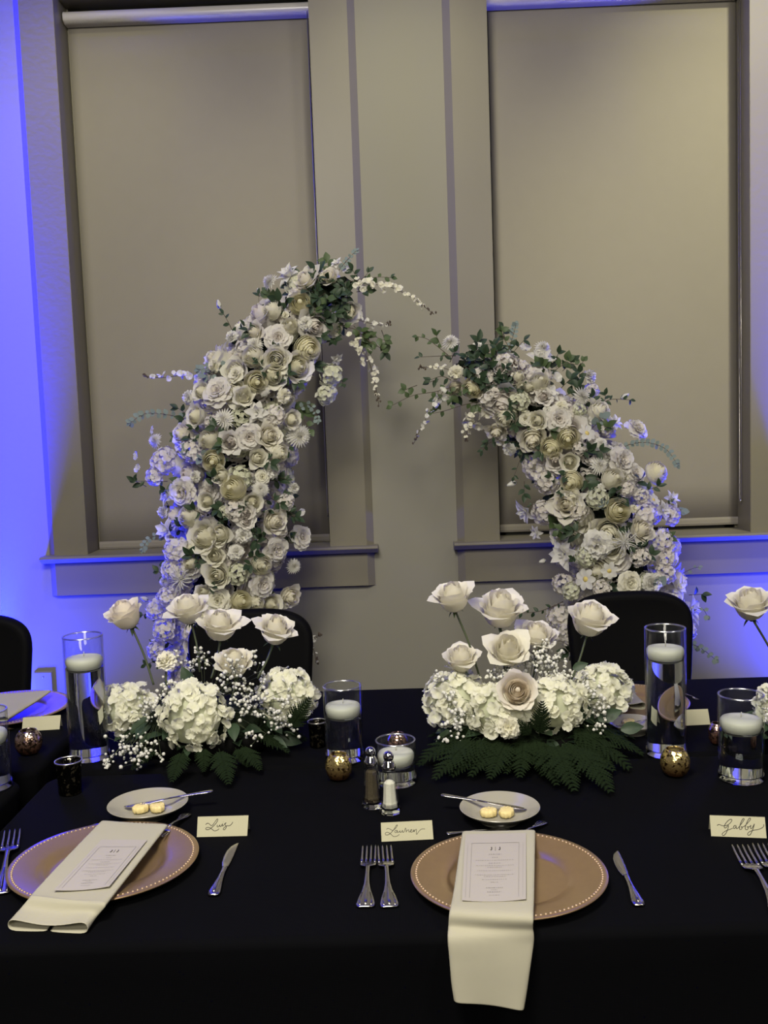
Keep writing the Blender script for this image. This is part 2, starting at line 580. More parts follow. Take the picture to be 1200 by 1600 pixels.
def window(name, w):
    root = link(name, None, None, tr(((w['i0'] + w['i1']) / 2, D, SILL)))
    root['kind'] = 'structure'
    # flat casing boards with a wide sloped outer edge
    for s, i, o in ((-1, w['i0'], w['o0']), (1, w['i1'], w['o1'])):
        mb = MB()
        poly = [(i, D), (i, FACE), (o, FACE), (o + s * CH, D)]
        prism(mb, poly if s > 0 else poly[::-1], 'z', SILL - 0.002, HEAD + 0.16)
        me = mb.mesh('casing', MT['casing'], smooth=False, weld=True)
        link('casing', me, root)
    mb = MB()
    prism(mb, [(D, HEAD + 0.002), (FACE, HEAD + 0.002), (FACE, HEAD + 0.14), (D, HEAD + 0.17)], 'x', w['i0'], w['i1'])
    link('head_casing', mb.mesh('head_casing', MT['casing'], smooth=False, weld=True), root)
    # jamb lining
    mb = MB()
    J = D + 0.17
    mb.box((w['i0'] - 0.012, FACE + 0.001, SILL), (w['i0'] + .002, J, HEAD))
    mb.box((w['i1'] - .002, FACE + 0.001, SILL), (w['i1'] + 0.012, J, HEAD))
    mb.box((w['i0'] - 0.012, FACE + 0.001, HEAD - .002), (w['i1'] + 0.012, J, HEAD + 0.012))
    link('jamb', mb.mesh('jamb', MT['casing'], smooth=False), root)
    # side guides standing proud of the jamb
    for s, x in ((1, w['i0']), (-1, w['i1'])):
        mb = MB()
        mb.box((min(x, x + s * 0.010), D + 0.150, SILL + .002), (max(x, x + s * 0.010), D + 0.168, HEAD))
        link('stop_bead', mb.mesh('stop_bead', MT['casing'], smooth=False), root)
    # sill with sloped underside
    mb = MB()
    nose = D - 0.085
    x0, x1 = w['o0'] - CH - 0.018, w['o1'] + CH + 0.018
    prism(mb, [(D + 0.17, SILL), (nose + .006, SILL), (nose, SILL - .006), (nose, SILL - 0.010), (nose + 0.030, SILL - 0.031), (D, SILL - 0.031), (D, SILL - 0.03), (D + 0.17, SILL - 0.03)], 'x', w['i0'], w['i1'])
    link('sill', mb.mesh('sill', MT['casing'], smooth=False, weld=True), root)
    for a, b in ((x0, w['i0']), (w['i1'], x1)):
        mb = MB()
        prism(mb, [(D, SILL), (nose + .006, SILL), (nose, SILL - .006), (nose, SILL - 0.010), (nose + 0.030, SILL - 0.031), (D, SILL - 0.031)], 'x', a, b)
        link('sill_horn', mb.mesh('sill_horn', MT['casing'], smooth=False, weld=True), root)
    # apron
    mb = MB()
    a0, a1 = w['o0'], w['o1']
    mb.add([(a0 - CH, D, APB), (a1 + CH, D, APB), (a1 + CH, D, SILL - .03), (a0 - CH, D, SILL - .03),
            (a0, FACE, APB + .004), (a1, FACE, APB + .004), (a1, FACE, SILL - .03), (a0, FACE, SILL - .03)],
           [(4, 5, 6, 7), (0, 1, 5, 4), (1, 2, 6, 5), (2, 3, 7, 6), (3, 0, 4, 7), (0, 3, 2, 1)])
    link('apron', mb.mesh('apron', MT['casing'], smooth=False), root)
    # sash and pane behind the blind
    mb = MB()
    for a, b in (((w['i0'], D + 0.17, SILL), (w['i1'], D + 0.2, SILL + 0.055)), ((w['i0'], D + 0.17, HEAD - 0.06), (w['i1'], D + 0.2, HEAD)),
                 ((w['i0'], D + 0.17, SILL), (w['i0'] + 0.05, D + 0.2, HEAD)), ((w['i1'] - 0.05, D + 0.17, SILL), (w['i1'], D + 0.2, HEAD)),
                 ((w['i0'], D + 0.17, 2.0), (w['i1'], D + 0.2, 2.05))):
        mb.box(a, b)
    link('sash', mb.mesh('sash', MT['sash'], smooth=False), root)
    mb = MB()
    mb.box((w['i0'] + .05, D + 0.183, SILL + .055), (w['i1'] - .05, D + 0.188, HEAD - .06))
    link('pane', mb.mesh('pane', MT['pane'], smooth=False), root)
    return root


window('window_1', W1)
window('window_2', W2)


def roller_blind(w, px0, px1, pyb, label, chain_side):
    Yb = D + 0.135
    x0, x1 = W(px0[0], px0[1], Yb).x, W(px1[0], px1[1], Yb).x
    zb = W((px0[0] + px1[0]) / 2, pyb, Yb).z
    zc = CAM.z + 0.3950 * (D + .085)
    r = thing('roller_blind', label, 'blind', ((x0 + x1) / 2, Yb, zb), 'lowered roller blinds')
    mb = MB()
    n = 24
    P = []
    for j in range(13):
        z = zb + (min(HEAD - .01, zc + .04) - zb) * j / 12
        P.append([(x0 + (x1 - x0) * i / n, Yb + 0.0012 * math.sin(i * 0.9 + j * .4) * (1 - j / 12), z) for i in range(n + 1)])
    mb.grid(P)
    me = mb.mesh('fabric', MT['blind'])
    f = link('fabric', me, r)
    so = f.modifiers.new('s', 'SOLIDIFY')
    so.thickness = 0.0012
    # hem bar pocket
    mb = MB()
    prof = [(Yb - .004, zb + .034), (Yb - .0065, zb + .024), (Yb - .0065, zb + .008), (Yb - .003, zb - .001), (Yb + .003, zb - .001), (Yb + .005, zb + .01), (Yb + .004, zb + .034)]
    prism(mb, prof, 'x', x0 - .001, x1 + .001)
    link('hem_bar', mb.mesh('hem_bar', MT['blind'], smooth=False, weld=True), r)
    # rounded fascia across the head
    mb = MB()
    cy, cz, R = D + 0.095, zc + 0.027, 0.026
    prof = [(cy + R * math.cos(a), cz + R * math.sin(a)) for a in [PI * .5 + PI * k / 12 for k in range(13)]] + [(D + .13, cz - R), (D + .13, cz + R)]
    prism(mb, prof, 'x', w['i0'] + .008, w['i1'] - .008)
    link('fascia', sharp(mb.mesh('fascia', MT['cassette'], weld=True), 50), r)
    # bead chain
    cx = w['i1'] - 0.014 if chain_side > 0 else w['i0'] + 0.014
    mb = MB()
    zl = SILL + 0.13
    mb.tube([(cx, D + .05, zc), (cx, D + .05, zl + 0.01), (cx, D + .055, zl), (cx, D + .07, zl), (cx, D + .075, zl + .01), (cx, D + .075, zc)], 0.0016, 5)
    link('bead_chain', mb.mesh('bead_chain', MT['rim_silver']), r)
    mb = MB()
    mb.lathe([(0.0, -.008), (.004, -.006), (.005, 0), (.004, .006), (0, .008)], 10, centre=(cx, D + .062, zl))
    link('chain_weight', mb.mesh('chain_weight', MT['chrome']), r)


roller_blind(W1, (153, 800), (513, 800), 852, 'wide beige roller blind lowered in the window behind the taller left arch', 1)
roller_blind(W2, (781, 790), (1152, 790), 825, 'wide beige roller blind lowered in the window behind the shorter right arch', 1)

# outlet cover plate low on the blue lit wall
p0, p1 = W(53, 1049, D), W(83, 1047, D)
r = thing('outlet_cover', 'small painted outlet cover plate on the blue lit wall', 'outlet', ((p0.x + p1.x) / 2, D, p0.z - .06))
mb = MB()
x0, x1, z1 = p0.x, p1.x, p0.z
mb.add([(x0, D, z1 - .118), (x1, D, z1 - .118), (x1, D, z1), (x0, D, z1), (x0 + .006, D - .012, z1 - .112), (x1 - .006, D - .012, z1 - .112), (x1 - .006, D - .012, z1 - .006), (x0 + .006, D - .012, z1 - .006)],
       [(4, 5, 6, 7), (0, 1, 5, 4), (1, 2, 6, 5), (2, 3, 7, 6), (3, 0, 4, 7), (0, 3, 2, 1)])
link('plate', mb.mesh('plate', MT['wall'], smooth=False), r)
mb = MB()
mb.lathe([(.0035, 0), (.0035, .0015), (.001, .0022)], 10)
link('screw', mb.mesh('screw', MT['rim_silver']), r, tr(((x0 + x1) / 2, D - .012, z1 - .026)) @ Matrix.Rotation(PI / 2, 4, 'X'))

# ------------------------------------------------------------------ tables under black cloths
Y0 = T(760, 1459).y
YS = T(500, 1197).y
Y1 = T(600, 1075).y
XS = T(57, 1219).x


def rrect(x0, x1, y0, y1, r, inset, n=8):
    x0 += inset
    x1 -= inset
    y0 += inset
    y1 -= inset
    r = max(r - inset, 0.004)
    out = []
    for cx, cy, a0 in ((x1 - r, y1 - r, 0), (x0 + r, y1 - r, PI / 2), (x0 + r, y0 + r, PI), (x1 - r, y0 + r, 1.5 * PI)):
        for k in range(n + 1):
            a = a0 + PI / 2 * k / n
            out.append((cx + r * math.cos(a), cy + r * math.sin(a)))
    # subdivide the straight runs
    res = []
    N = len(out)
    for i in range(N):
        a, b = out[i], out[(i + 1) % N]
        L = math.dist(a, b)
        k = max(1, int(L / 0.12)) if L > 0.2 else 1
        for q in range(k):
            res.append((a[0] + (b[0] - a[0]) * q / k, a[1] + (b[1] - a[1]) * q / k))
    return res


def tablecloth(x0, x1, y0, y1, label):
    base = rrect(x0, x1, y0, y1, 0.05, 0)
    N = len(base)
    cx, cy = (x0 + x1) / 2, (y0 + y1) / 2

    def ins(d):
        out = []
        for i, p in enumerate(base):
            a, b = base[i - 1], base[(i + 1) % N]
            t = Vector((b[0] - a[0], b[1] - a[1])).normalized()
            out.append((p[0] - t.y * d, p[1] + t.x * d))
        return out
    R = 0.016
    rows = []
    for k in range(6):
        a = PI / 2 * k / 5
        rows.append([(p[0], p[1], TZ - R + R * math.cos(a)) for p in ins(R * (1 - math.sin(a)))])
    for z in (0.70, 0.6, 0.45, 0.3, 0.15, 0.003):
        amp = 0.018 * (1 - z / 0.74)
        q = ins(0.006)
        q2 = ins(0.006 + 1.0)
        row = []
        for i, p in enumerate(q):
            s = (1 + math.sin(i * 1.9 + 0.6 * math.sin(i * .7))) * 0.5 * amp
            d = Vector((q2[i][0] - p[0], q2[i][1] - p[1]))
            row.append((p[0] + d.x * s, p[1] + d.y * s, z))
        rows.append(row)
    mb = MB()
    mb.grid(rows, closed=True)
    mb.f.append(tuple(range(N)))
    mb.mi.append(0)
    me = sharp(mb.mesh('tablecloth', MT['cloth'], weld=True), 60)
    o = link('tablecloth', me, None)
    tag(o, label, 'tablecloth', 'black floor length tablecloths')
    return o


XR2 = 2.4
G = 0.004
tablecloth(XS + .02, XR2, Y0, YS - G, 'black tablecloth on the front centre table, under the two gold chargers nearest us')
tablecloth(XS + .03, XR2, YS + G, Y1, 'black tablecloth on the back centre table, under the flower centrepieces')
tablecloth(XS - 2.2, XS - .03, Y0 + .02, YS - .012, 'black tablecloth on the front left table, only its corner showing by the frame edge')
tablecloth(XS - 2.2, XS - .025, YS + .012, Y1 + .03, 'black tablecloth on the back left table, under the blue lit charger')

# ------------------------------------------------------------------ chairs in black spandex covers


def chair_meshes():
    # local: origin on floor below the back, facing -Y (towards the camera)
    HW, TOP, ZS = 0.219, 0.0, 0.47

    def outline(h, grow=0.0, n=40):
        pts = []
        for i in range(n + 1):
            a = PI * i / n
            c, s = math.cos(a), math.sin(a)
            e = 2 / 2.9
            x = math.copysign(abs(c) ** e, c) * (HW + grow)
            z = h - 0.13 + (abs(s) ** e) * (0.13 + grow)
            pts.append((x, z))
        return pts
    return HW, outline


def chair(pxc, pytop, Yc, label, rz=0.0):
    top = W(pxc, pytop, Yc)
    H = top.z
    root = thing('banquet_chair', label, 'chair', (top.x, Yc, 0), 'banquet chairs with black spandex covers', rz)
    base = WM[root.name]
    HW, outline = chair_meshes()
    # back cover: lofted outlines front to back with rounded edge
    mb = MB()
    rows = []
    for y, g in ((-.022, -.03), (-.026, -.016), (-.020, -.005), (-.008, 0.0), (.010, 0.0), (.022, -.006), (.027, -.018), (.024, -.034)):
        o = outline(H, g)
        zb = 0.44
        pts = [(o[0][0] * .86, zb)] + [(o[0][0] * .95, (zb + o[0][1]) / 2)] + o + [(o[-1][0] * .95, (zb + o[-1][1]) / 2), (o[-1][0] * .86, zb)]
        lean = lambda z: 0.10 * (z - 0.44) - .03
        rows.append([(p[0], y + lean(p[1]), p[1]) for p in pts])
    mb.grid(rows)
    n = len(rows[0])
    mb.f.append(tuple(range(n))[::-1])
    mb.mi.append(0)
    o2 = len(mb.v) - n
    mb.f.append(tuple(range(o2, o2 + n)))
    mb.mi.append(0)
    link('back_cover', sharp(mb.mesh('back_cover', MT['spandex']), 50), root, base)
    # padded seat
    mb = MB()
    rows = []
    for z, g in ((.40, -.02), (.405, -.004), (.42, 0), (.455, 0), (.472, -.012), (.478, -.04)):
        rows.append([(p[0], p[1], z) for p in rrect(-.215, .215, -.43, .0, .06, -g, 6)])
    mb.grid(rows, closed=True)
    n = len(rows[0])
    mb.f.append(tuple(range(n))[::-1])
    mb.mi.append(0)
    mb.f.append(tuple(range(len(mb.v) - n, len(mb.v))))
    mb.mi.append(0)
    link('seat_cover', sharp(mb.mesh('seat_cover', MT['spandex']), 50), root, base)
    # stretched leg sleeves
    for sx in (-1, 1):
        for y, ys in ((-.40, -.02), (-.02, .05)):
            mb = MB()
            mb.tube([(sx * .19, y, .42), (sx * .195, y + ys * .3, .25), (sx * .20, y + ys, .03), (sx * .20, y + ys, .0)], [.045, .03, .02, .022], 10)
            link('leg', mb.mesh('leg', MT['spandex']), root, base)
    # stretched skirt between legs
    mb = MB()
    for sx in (-1, 1):
        mb.grid([[(sx * .2, -.40, .42), (sx * .202, -.21, .42), (sx * .2, 0, .42)], [(sx * .197, -.38, .28), (sx * .19, -.21, .34), (sx * .197, -.01, .28)], [(sx * .2, -.40, .1), (sx * .18, -.21, .3), (sx * .2, 0, .1)]])
    mb.grid([[(-.19, -.40, .42), (0, -.405, .42), (.19, -.40, .42)], [(-.19, -.40, .28), (0, -.39, .35), (.19, -.40, .28)]])
    o = link('skirt', mb.mesh('skirt', MT['spandex']), root, base)
    o.modifiers.new('s', 'SOLIDIFY').thickness = .003


chair(984, 925, 3.45, 'black covered banquet chair in front of the shorter right flower arch')
chair(389, 953, 3.42, 'black covered banquet chair in front of the taller left flower arch')
chair(-52, 962, 3.42, 'black covered banquet chair cut by the left frame edge, against the blue wall')

# ------------------------------------------------------------------ flower meshes (unit radius, opening along +Z)


def bez(p0, p1, p2, p3, t):
    a = 1 - t
    return tuple(a ** 3 * p0[i] + 3 * a * a * t * p1[i] + 3 * a * t * t * p2[i] + t ** 3 * p3[i] for i in (0, 1))


def cup_petal(mb, az, daz, prof, R, tip=0.0, flare=0.0, tint=(0.5, 0.0), nu=6, nv=6, wob=0.03):
    """petal lying on a surface of revolution; prof: 4 bezier points (r, z)"""
    ph = R.uniform(0, 6)
    P, tn = [], []
    for j in range(nv + 1):
        v = j / nv
        row = []
        for i in range(nu + 1):
            u = -1 + 2 * i / nu
            vv = v * (1 - 0.22 * u * u * u * u - 0.10 * u * u + tip * (1 - abs(u)) * .3)
            r, z = bez(*prof, vv)
            k = max(0, vv - 0.7) / 0.3
            r += flare * k * k * (1 - .3 * abs(u)) + wob * math.sin(3 * u + ph) * v
            z -= abs(flare) * .35 * k * k
            r += 0.035 * (u + 1) * .5      # spiral overlap
            a = az + u * daz
            row.append((r * math.cos(a), r * math.sin(a), z + wob * math.sin(4 * u + 2 * ph) * v * .6))
            tn.append(tint[0] + (tint[1] - tint[0]) * v)
        P.append(row)
    mb.grid(P, tn)


def free_petal(mb, az, L, Wd, f0, f1, R, base=0.05, bz=0.0, ruf=0.04, cupk=0.15, point=0.0, tint=(0.3, 0.0), nu=4, nv=5, notch=0.0, freq=7):
    """petal leaving the centre; f = angle from +Z at base and tip (radians)"""
    ph = R.uniform(0, 6)
    ca, sa = math.cos(az), math.sin(az)
    r, z = base, bz
    P, tn = [], []
    for j in range(nv + 1):
        v = j / nv
        f = f0 + (f1 - f0) * v
        if j:
            r += L / nv * math.sin(f)
            z += L / nv * math.cos(f)
        if point:
            w = Wd * (math.sin(PI * min(1, v * .93 + .07)) ** .7) * (1 - point * v * v)
        else:
            w = Wd * (0.28 + 0.72 * math.sin(PI * .5 * min(1, v * 1.25))) * math.sqrt(max(0.0, 1 - max(0, (v - .72) / .28) ** 2 * .62))
        row = []
        for i in range(nu + 1):
            u = -1 + 2 * i / nu
            nrm = cupk * u * u * w + ruf * math.sin(freq * u + ph) * v * v + ruf * .5 * math.sin(5 * v + ph)
            back = -notch * L * (math.cos(u * 9 + ph) * .5 + .5) * (v > .95) - .12 * L * u * u * v * v * (0 if point else 1)
            rr = r + back * math.sin(f) - nrm * math.cos(f)
            zz = z + back * math.cos(f) + nrm * math.sin(f)
            x, y = rr, u * w
            row.append((x * ca - y * sa, x * sa + y * ca, zz))
            tn.append(tint[0] + (tint[1] - tint[0]) * v)
        P.append(row)
    mb.grid(P, tn)


def f_ranunculus(seed):
    R = random.Random(seed)
    mb = MB()
    tops = [(1.0, .05), (.95, .30), (.85, .52), (.72, .69), (.57, .82), (.42, .91), (.27, .97), (.13, 1.0)]
    for k, (rt, zt) in enumerate(tops):
        s = k / 7
        body = 1.02 - .07 * k if k < 5 else .70 - .14 * (k - 4)
        n = 5 if k < 5 else 3
        prof = [(.10, -.62), (body * 1.05, -.60), (body * 1.06, zt - .20), (rt, zt)]
        for q in range(n):
            cup_petal(mb, 2 * PI * q / n + k * .7 + R.uniform(-.15, .15), 2 * PI / n * .66, prof, R, 0.05, R.uniform(.05, .10) if k < 5 else .05, (.3 + .3 * s, s * .6), 6, 6, .015)
    mb.lathe([(.24, .6), (.22, .88), (.13, .97), (0, 1.0)], 9, tint=.7, caps=False)
    return mb


def f_rose(seed, openness=0.6, layers=6):
    R = random.Random(seed)
    mb = MB()
    op = openness
    tops = [(.76 + .28 * op, .38), (.72 + .17 * op, .54), (.63 + .07 * op, .68), (.50, .80), (.37, .88), (.24, .93), (.12, .95)]
    for k, (rt, zt) in enumerate(tops):
        s = k / 6
        body = (.82, .79, .72, .61, .48, .34, .20)[k]
        n = (4, 4, 4, 3, 3, 2, 2)[k]
        fl = (.16, .14, .10, .05, .03, .02, .0)[k] * (.4 + op)
        prof = [(.10, -.86), (body * .95, -.80), (body * 1.12, zt - .50), (rt, zt)]
        for q in range(n):
            cup_petal(mb, 2 * PI * q / n + k * .8 + R.uniform(-.25, .25), 2 * PI / n * .68, [(a * R.uniform(.95, 1.04), b + R.uniform(-.04, .04)) for a, b in prof], R, R.uniform(.2, .75), fl + R.uniform(0, .14) * op * (k < 3), (.25 + .3 * s, s * .7), 6, 7, .03)
    mb.lathe([(.12, .5), (.12, .86), (.07, .93), (0, .95)], 7, tint=.7, caps=False)
    return mb


def f_garden_rose(seed):
    R = random.Random(seed)
    mb = MB()
    for k in range(2):
        for q in range(5):
            prof = [(.10, -.80), (.80, -.78), (.92 - .08 * k, .05), (1.0 - .08 * k, .34 + .12 * k)]
            cup_petal(mb, 2 * PI * q / 5 + k * .62 + R.uniform(-.15, .15), .88, prof, R, .35, .14, (.0, 0), 6, 7, .03)
    f = f_ranunculus(seed + 1)
    mb.add([(v[0] * .70, v[1] * .70, v[2] * .78 + .06) for v in f.v], f.f, [min(1, t * .6 + .45) for t in f.t])
    return mb


def f_peony(seed):
    R = random.Random(seed)
    mb = MB()
    for k, (n, L, Wd, f0, f1) in enumerate(((7, .98, .46, 1.25, 1.75), (7, .88, .42, .95, 1.45), (7, .70, .36, .62, 1.05), (7, .52, .28, .35, .65), (6, .38, .18, .15, .3))):
        for q in range(n):
            free_petal(mb, 2 * PI * q / n + k * .5 + R.uniform(-.25, .25), L * R.uniform(.88, 1.08), Wd * R.uniform(.9, 1.15), f0 + R.uniform(-.12, .12), f1 + R.uniform(-.2, .25), R, .05, -.16 + .04 * k, .055, .25, 0, (.55 - .05 * k if k < 4 else 1.0, 0.0 if k < 3 else .35), 5, 5, .05)
    return mb


def f_carnation(seed, n=46):
    R = random.Random(seed)
    mb = MB()
    for q in range(n):
        s = (q + .5) / n
        f = 0.12 + 1.75 * math.sqrt(s)
        free_petal(mb, q * 2.39996 + R.uniform(-.2, .2), R.uniform(.66, .82) * (.72 + .3 * s), .20 + .14 * s, f * .75, f * 1.08 + R.uniform(-.15, .2), R, .04, .12 - .22 * s, .07, .1, 0, (.7, .25 * (1 - s)), 4, 3, .13, 9)
    return mb


def f_mum(seed, n=110):
    R = random.Random(seed)
    mb = MB()
    for q in range(n):
        s = (q + .5) / n
        f = 0.05 + 1.95 * s ** .55
        L = .50 + .42 * s
        free_petal(mb, q * 2.39996, L * R.uniform(.92, 1.08), .075 + .045 * s, f * .82, f * .95, R, .06, .22 - .32 * s, .0, .35, .6, (.6, .35 * (1 - s)), 2, 3)
    return mb


def f_magnolia(seed):
    R = random.Random(seed)
    mb = MB()
    for k, (n, L, Wd, f0, f1) in enumerate(((6, 1.0, .30, .95, 1.65), (5, .85, .27, .55, 1.0), (3, .5, .16, .2, .35))):
        for q in range(n):
            free_petal(mb, 2 * PI * q / n + k * .55 + R.uniform(-.25, .25), L * R.uniform(.85, 1.1), Wd * R.uniform(.9, 1.15), f0 + R.uniform(-.25, .2), f1 + R.uniform(-.35, .4), R, .05, -.1 + .05 * k, .03, .3, .45, (.35, 0), 4, 6)
    return mb


def f_daisy(seed):
    R = random.Random(seed)
    mb = MB()
    for q in range(7):
        free_petal(mb, 2 * PI * q / 7 + R.uniform(-.1, .1), .92 * R.uniform(.9, 1.05), .30, 1.1, 1.55 + R.uniform(-.2, .3), R, .1, 0, .02, .15, 0, (.2, 0), 4, 4)
    mb.lathe([(.22, -.02), (.24, .06), (.17, .14), (0, .17)], 9, m=1, tint=1, caps=False)
    return mb


def f_spider(seed):
    R = random.Random(seed)
    mb = MB()
    for q in range(46):
        az = q * 2.39996 + R.uniform(-.2, .2)
        f = .15 + 1.7 * (q / 46) ** .6
        L = R.uniform(.85, 1.25)
        r, z = .03, 0
        pts = []
        tw = R.uniform(-.5, .5)
        for j in range(7):
            v = j / 6
            ff = f + 1.15 * v * v
            pts.append((r * math.cos(az + tw * v), r * math.sin(az + tw * v), z))
            r += L / 6 * math.sin(ff)
            z += L / 6 * math.cos(ff)
        mb.tube(pts, [.035, .04, .035, .03, .028, .03, .015], 4)
    return mb


def f_floret(seed, k=4):
    R = random.Random(seed)
    mb = MB()
    for q in range(k):
        free_petal(mb, 2 * PI * q / k + R.uniform(-.15, .15), R.uniform(.85, 1.0), .56, 1.05 + R.uniform(-.15, .15), 1.5 + R.uniform(-.4, .35), R, .03, 0, .10, .25, 0, (.5, 0), 4, 4)
    return mb


def f_hydrangea(seed, n=34, k=4):
    """dense dome of small florets"""
    R = random.Random(seed)
    mb = MB()
    fl = [f_floret(seed * 7 + q, k) for q in range(3)]
    for q in range(n):
        s = (q + .5) / n
        th = math.acos(1 - 1.45 * s)
        az = q * 2.39996
        d = Vector((math.sin(th) * math.cos(az), math.sin(th) * math.sin(az), math.cos(th) * .85))
        p = d * R.uniform(.66, .82)
        m = aim(p, d + Vector((R.uniform(-.4, .4), R.uniform(-.4, .4), R.uniform(-.3, .3))), R.uniform(.24, .33), R.uniform(0, 6))
        f = fl[q % 3]
        g = R.uniform(0, .35)
        mb.add([m @ Vector(v) for v in f.v], f.f, [t * .6 + g for t in f.t])
    return mb


def f_bud(seed):
    R = random.Random(seed)
    mb = MB()
    for k in range(3):
        for q in range(3):
            cup_petal(mb, 2 * PI * q / 3 + k, 1.3, [(.08, -.9), (.62 - .1 * k, -.7), (.55 - .1 * k, .3), (.16, .95)], R, .2, 0, (.3, 0), 4, 5, .01)
    for q in range(5):
        free_petal(mb, 2 * PI * q / 5, 1.2, .22, .9, .25, R, .05, -1.0, .0, .3, .6, (0, 0), 2, 4)
        for k in range(8):
            mb.mi[-1 - k] = 1
    return mb


KINDS = {}


def kind(name, mbs, mats):
    KINDS[name] = [m.mesh(name.split('/')[0], mats, tint=True) for m in mbs]


kind('ranunculus/yellow', [f_ranunculus(s) for s in (1, 2, 3)], P_YELLOW)
kind('ranunculus/cream', [f_ranunculus(s) for s in (4, 5)], P_CREAM)
kind('rose/cream', [f_rose(s, .7) for s in (11, 12, 13)], P_CREAM)
kind('rose/full', [f_garden_rose(s) for s in (27, 28, 29)], P_CREAM)
kind('rose/ivory', [f_rose(s, .85) for s in (14, 15, 16, 17)], P_IVORY)
kind('rose/peach', [f_rose(s, .6) for s in (18, 19)], P_PEACH)
kind('rose/garden', [f_garden_rose(s) for s in (25, 26)], P_PEACH)
kind('rose/white', [f_rose(s, .9) for s in (20, 21)], P_WHITE)
kind('peony/white', [f_peony(s) for s in (31, 32, 33, 34)], P_WHITE)
kind('peony/cream', [f_peony(s) for s in (35, 36)], P_CREAM)
kind('carnation/white', [f_carnation(s) for s in (41, 42, 43)], P_PURE)
kind('carnation/cream', [f_carnation(s) for s in (44, 45)], P_CREAM)
kind('chrysanthemum/white', [f_mum(s) for s in (51, 52)], P_PURE)
kind('magnolia/white', [f_magnolia(s) for s in (61, 62, 63)], P_PURE)
kind('daisy/white', [f_daisy(s) for s in (71, 72)], [P_PURE, P_YC])
kind('spider_chrysanthemum/white', [f_spider(s) for s in (81, 82)], P_PURE)
kind('hydrangea/white', [f_hydrangea(s) for s in (91, 92, 93)], P_WHITE)
kind('hydrangea/green', [f_hydrangea(s) for s in (94, 95)], P_GREENISH)
kind('flower_bud/white', [f_bud(s) for s in (101, 102)], [P_PURE, MT['leaf']])
kind('blossom/white', [f_floret(s, 5) for s in (111, 112)], P_PURE)
kind('blossom/cream', [f_floret(s, 5) for s in (113, 114)], P_CREAM)
kind('floret/hyd', [f_floret(s, 4) for s in (121, 122, 123, 124)], P_HYD)
SHORT = dict(ry='ranunculus/yellow', rc='ranunculus/cream', oc='rose/cream', oi='rose/ivory', op='rose/peach', ow='rose/white', og='rose/garden', pw='peony/white',
             pc='peony/cream', cw='carnation/white', cc='carnation/cream', mu='chrysanthemum/white', ma='magnolia/white', da='daisy/white',
             sp='spider_chrysanthemum/white', hw='hydrangea/white', hg='hydrangea/green', bu='flower_bud/white', bw='blossom/white', bc='blossom/cream')


def leaf_mesh(mat_, Wd=.30, point=.55, fold=.25, bend=.25, nv=6):
    mb = MB()
    P = []
    for j in range(nv + 1):
        v = j / nv
        w = Wd * math.sin(PI * min(1, .04 + v * .96)) ** .8 * (1 - point * v * v * .6) + .004
        P.append([(v, u * w, -bend * v * v + fold * abs(u) * w) for u in (-1, -.5, 0, .5, 1)])
    mb.grid(P)
    return mb.mesh('leaf', mat_)


LEAF = {'d': leaf_mesh(MT['leaf']), 'g': leaf_mesh(MT['leaf2'], .34, .7), 'e': leaf_mesh(MT['euca'], .42, .1, .1, .1), 'i': leaf_mesh(MT['leaf2'], .42, .8, .15)}


def leaf_at(parent, p, d, size, kind_, R, name='leaf'):
    up = Vector((R.uniform(-.5, .5), -1.0 + R.uniform(-.3, .3), R.uniform(.1, .9)))
    link(name, LEAF[kind_], parent, along(p, Vector(p) + Vector(d), up, size))


def sprig(root, pts, kind_, n, size, R, stem_r=.0016, name='leaf_sprig', stem_mat='stem', opposite=False, tip=True):
    """stem along world points with separate leaves on it"""
    c = catmull(pts, 5)
    mb = MB()
    base = c[0]
    mb.tube([p - base for p in c], [stem_r * (1 - .5 * i / len(c)) for i in range(len(c))], 4)
    s = link(name, mb.mesh(name, MT[stem_mat]), root, tr(base))
    for k in range(n):
        t = (k + .8) / n * (len(c) - 1)
        i = min(int(t), len(c) - 2)
        p = c[i].lerp(c[i + 1], t - i)
        d = (c[i + 1] - c[i]).normalized()
        side = d.cross(Vector((0, -1, 0)))
        if side.length < .1:
            side = Vector((1, 0, 0))
        side.normalize()
        for sg in ((1, -1) if opposite else ((1,) if k % 2 else (-1,))):
            dd = d * R.uniform(.3, .8) + side * sg * R.uniform(.7, 1.1) + Vector((0, R.uniform(-.6, .3), R.uniform(-.3, .3)))
            leaf_at(s, p, dd.normalized(), size * R.uniform(.75, 1.15), kind_, R)
    if tip:
        leaf_at(s, c[-1], (c[-1] - c[-2]).normalized(), size, kind_, R)
    return s


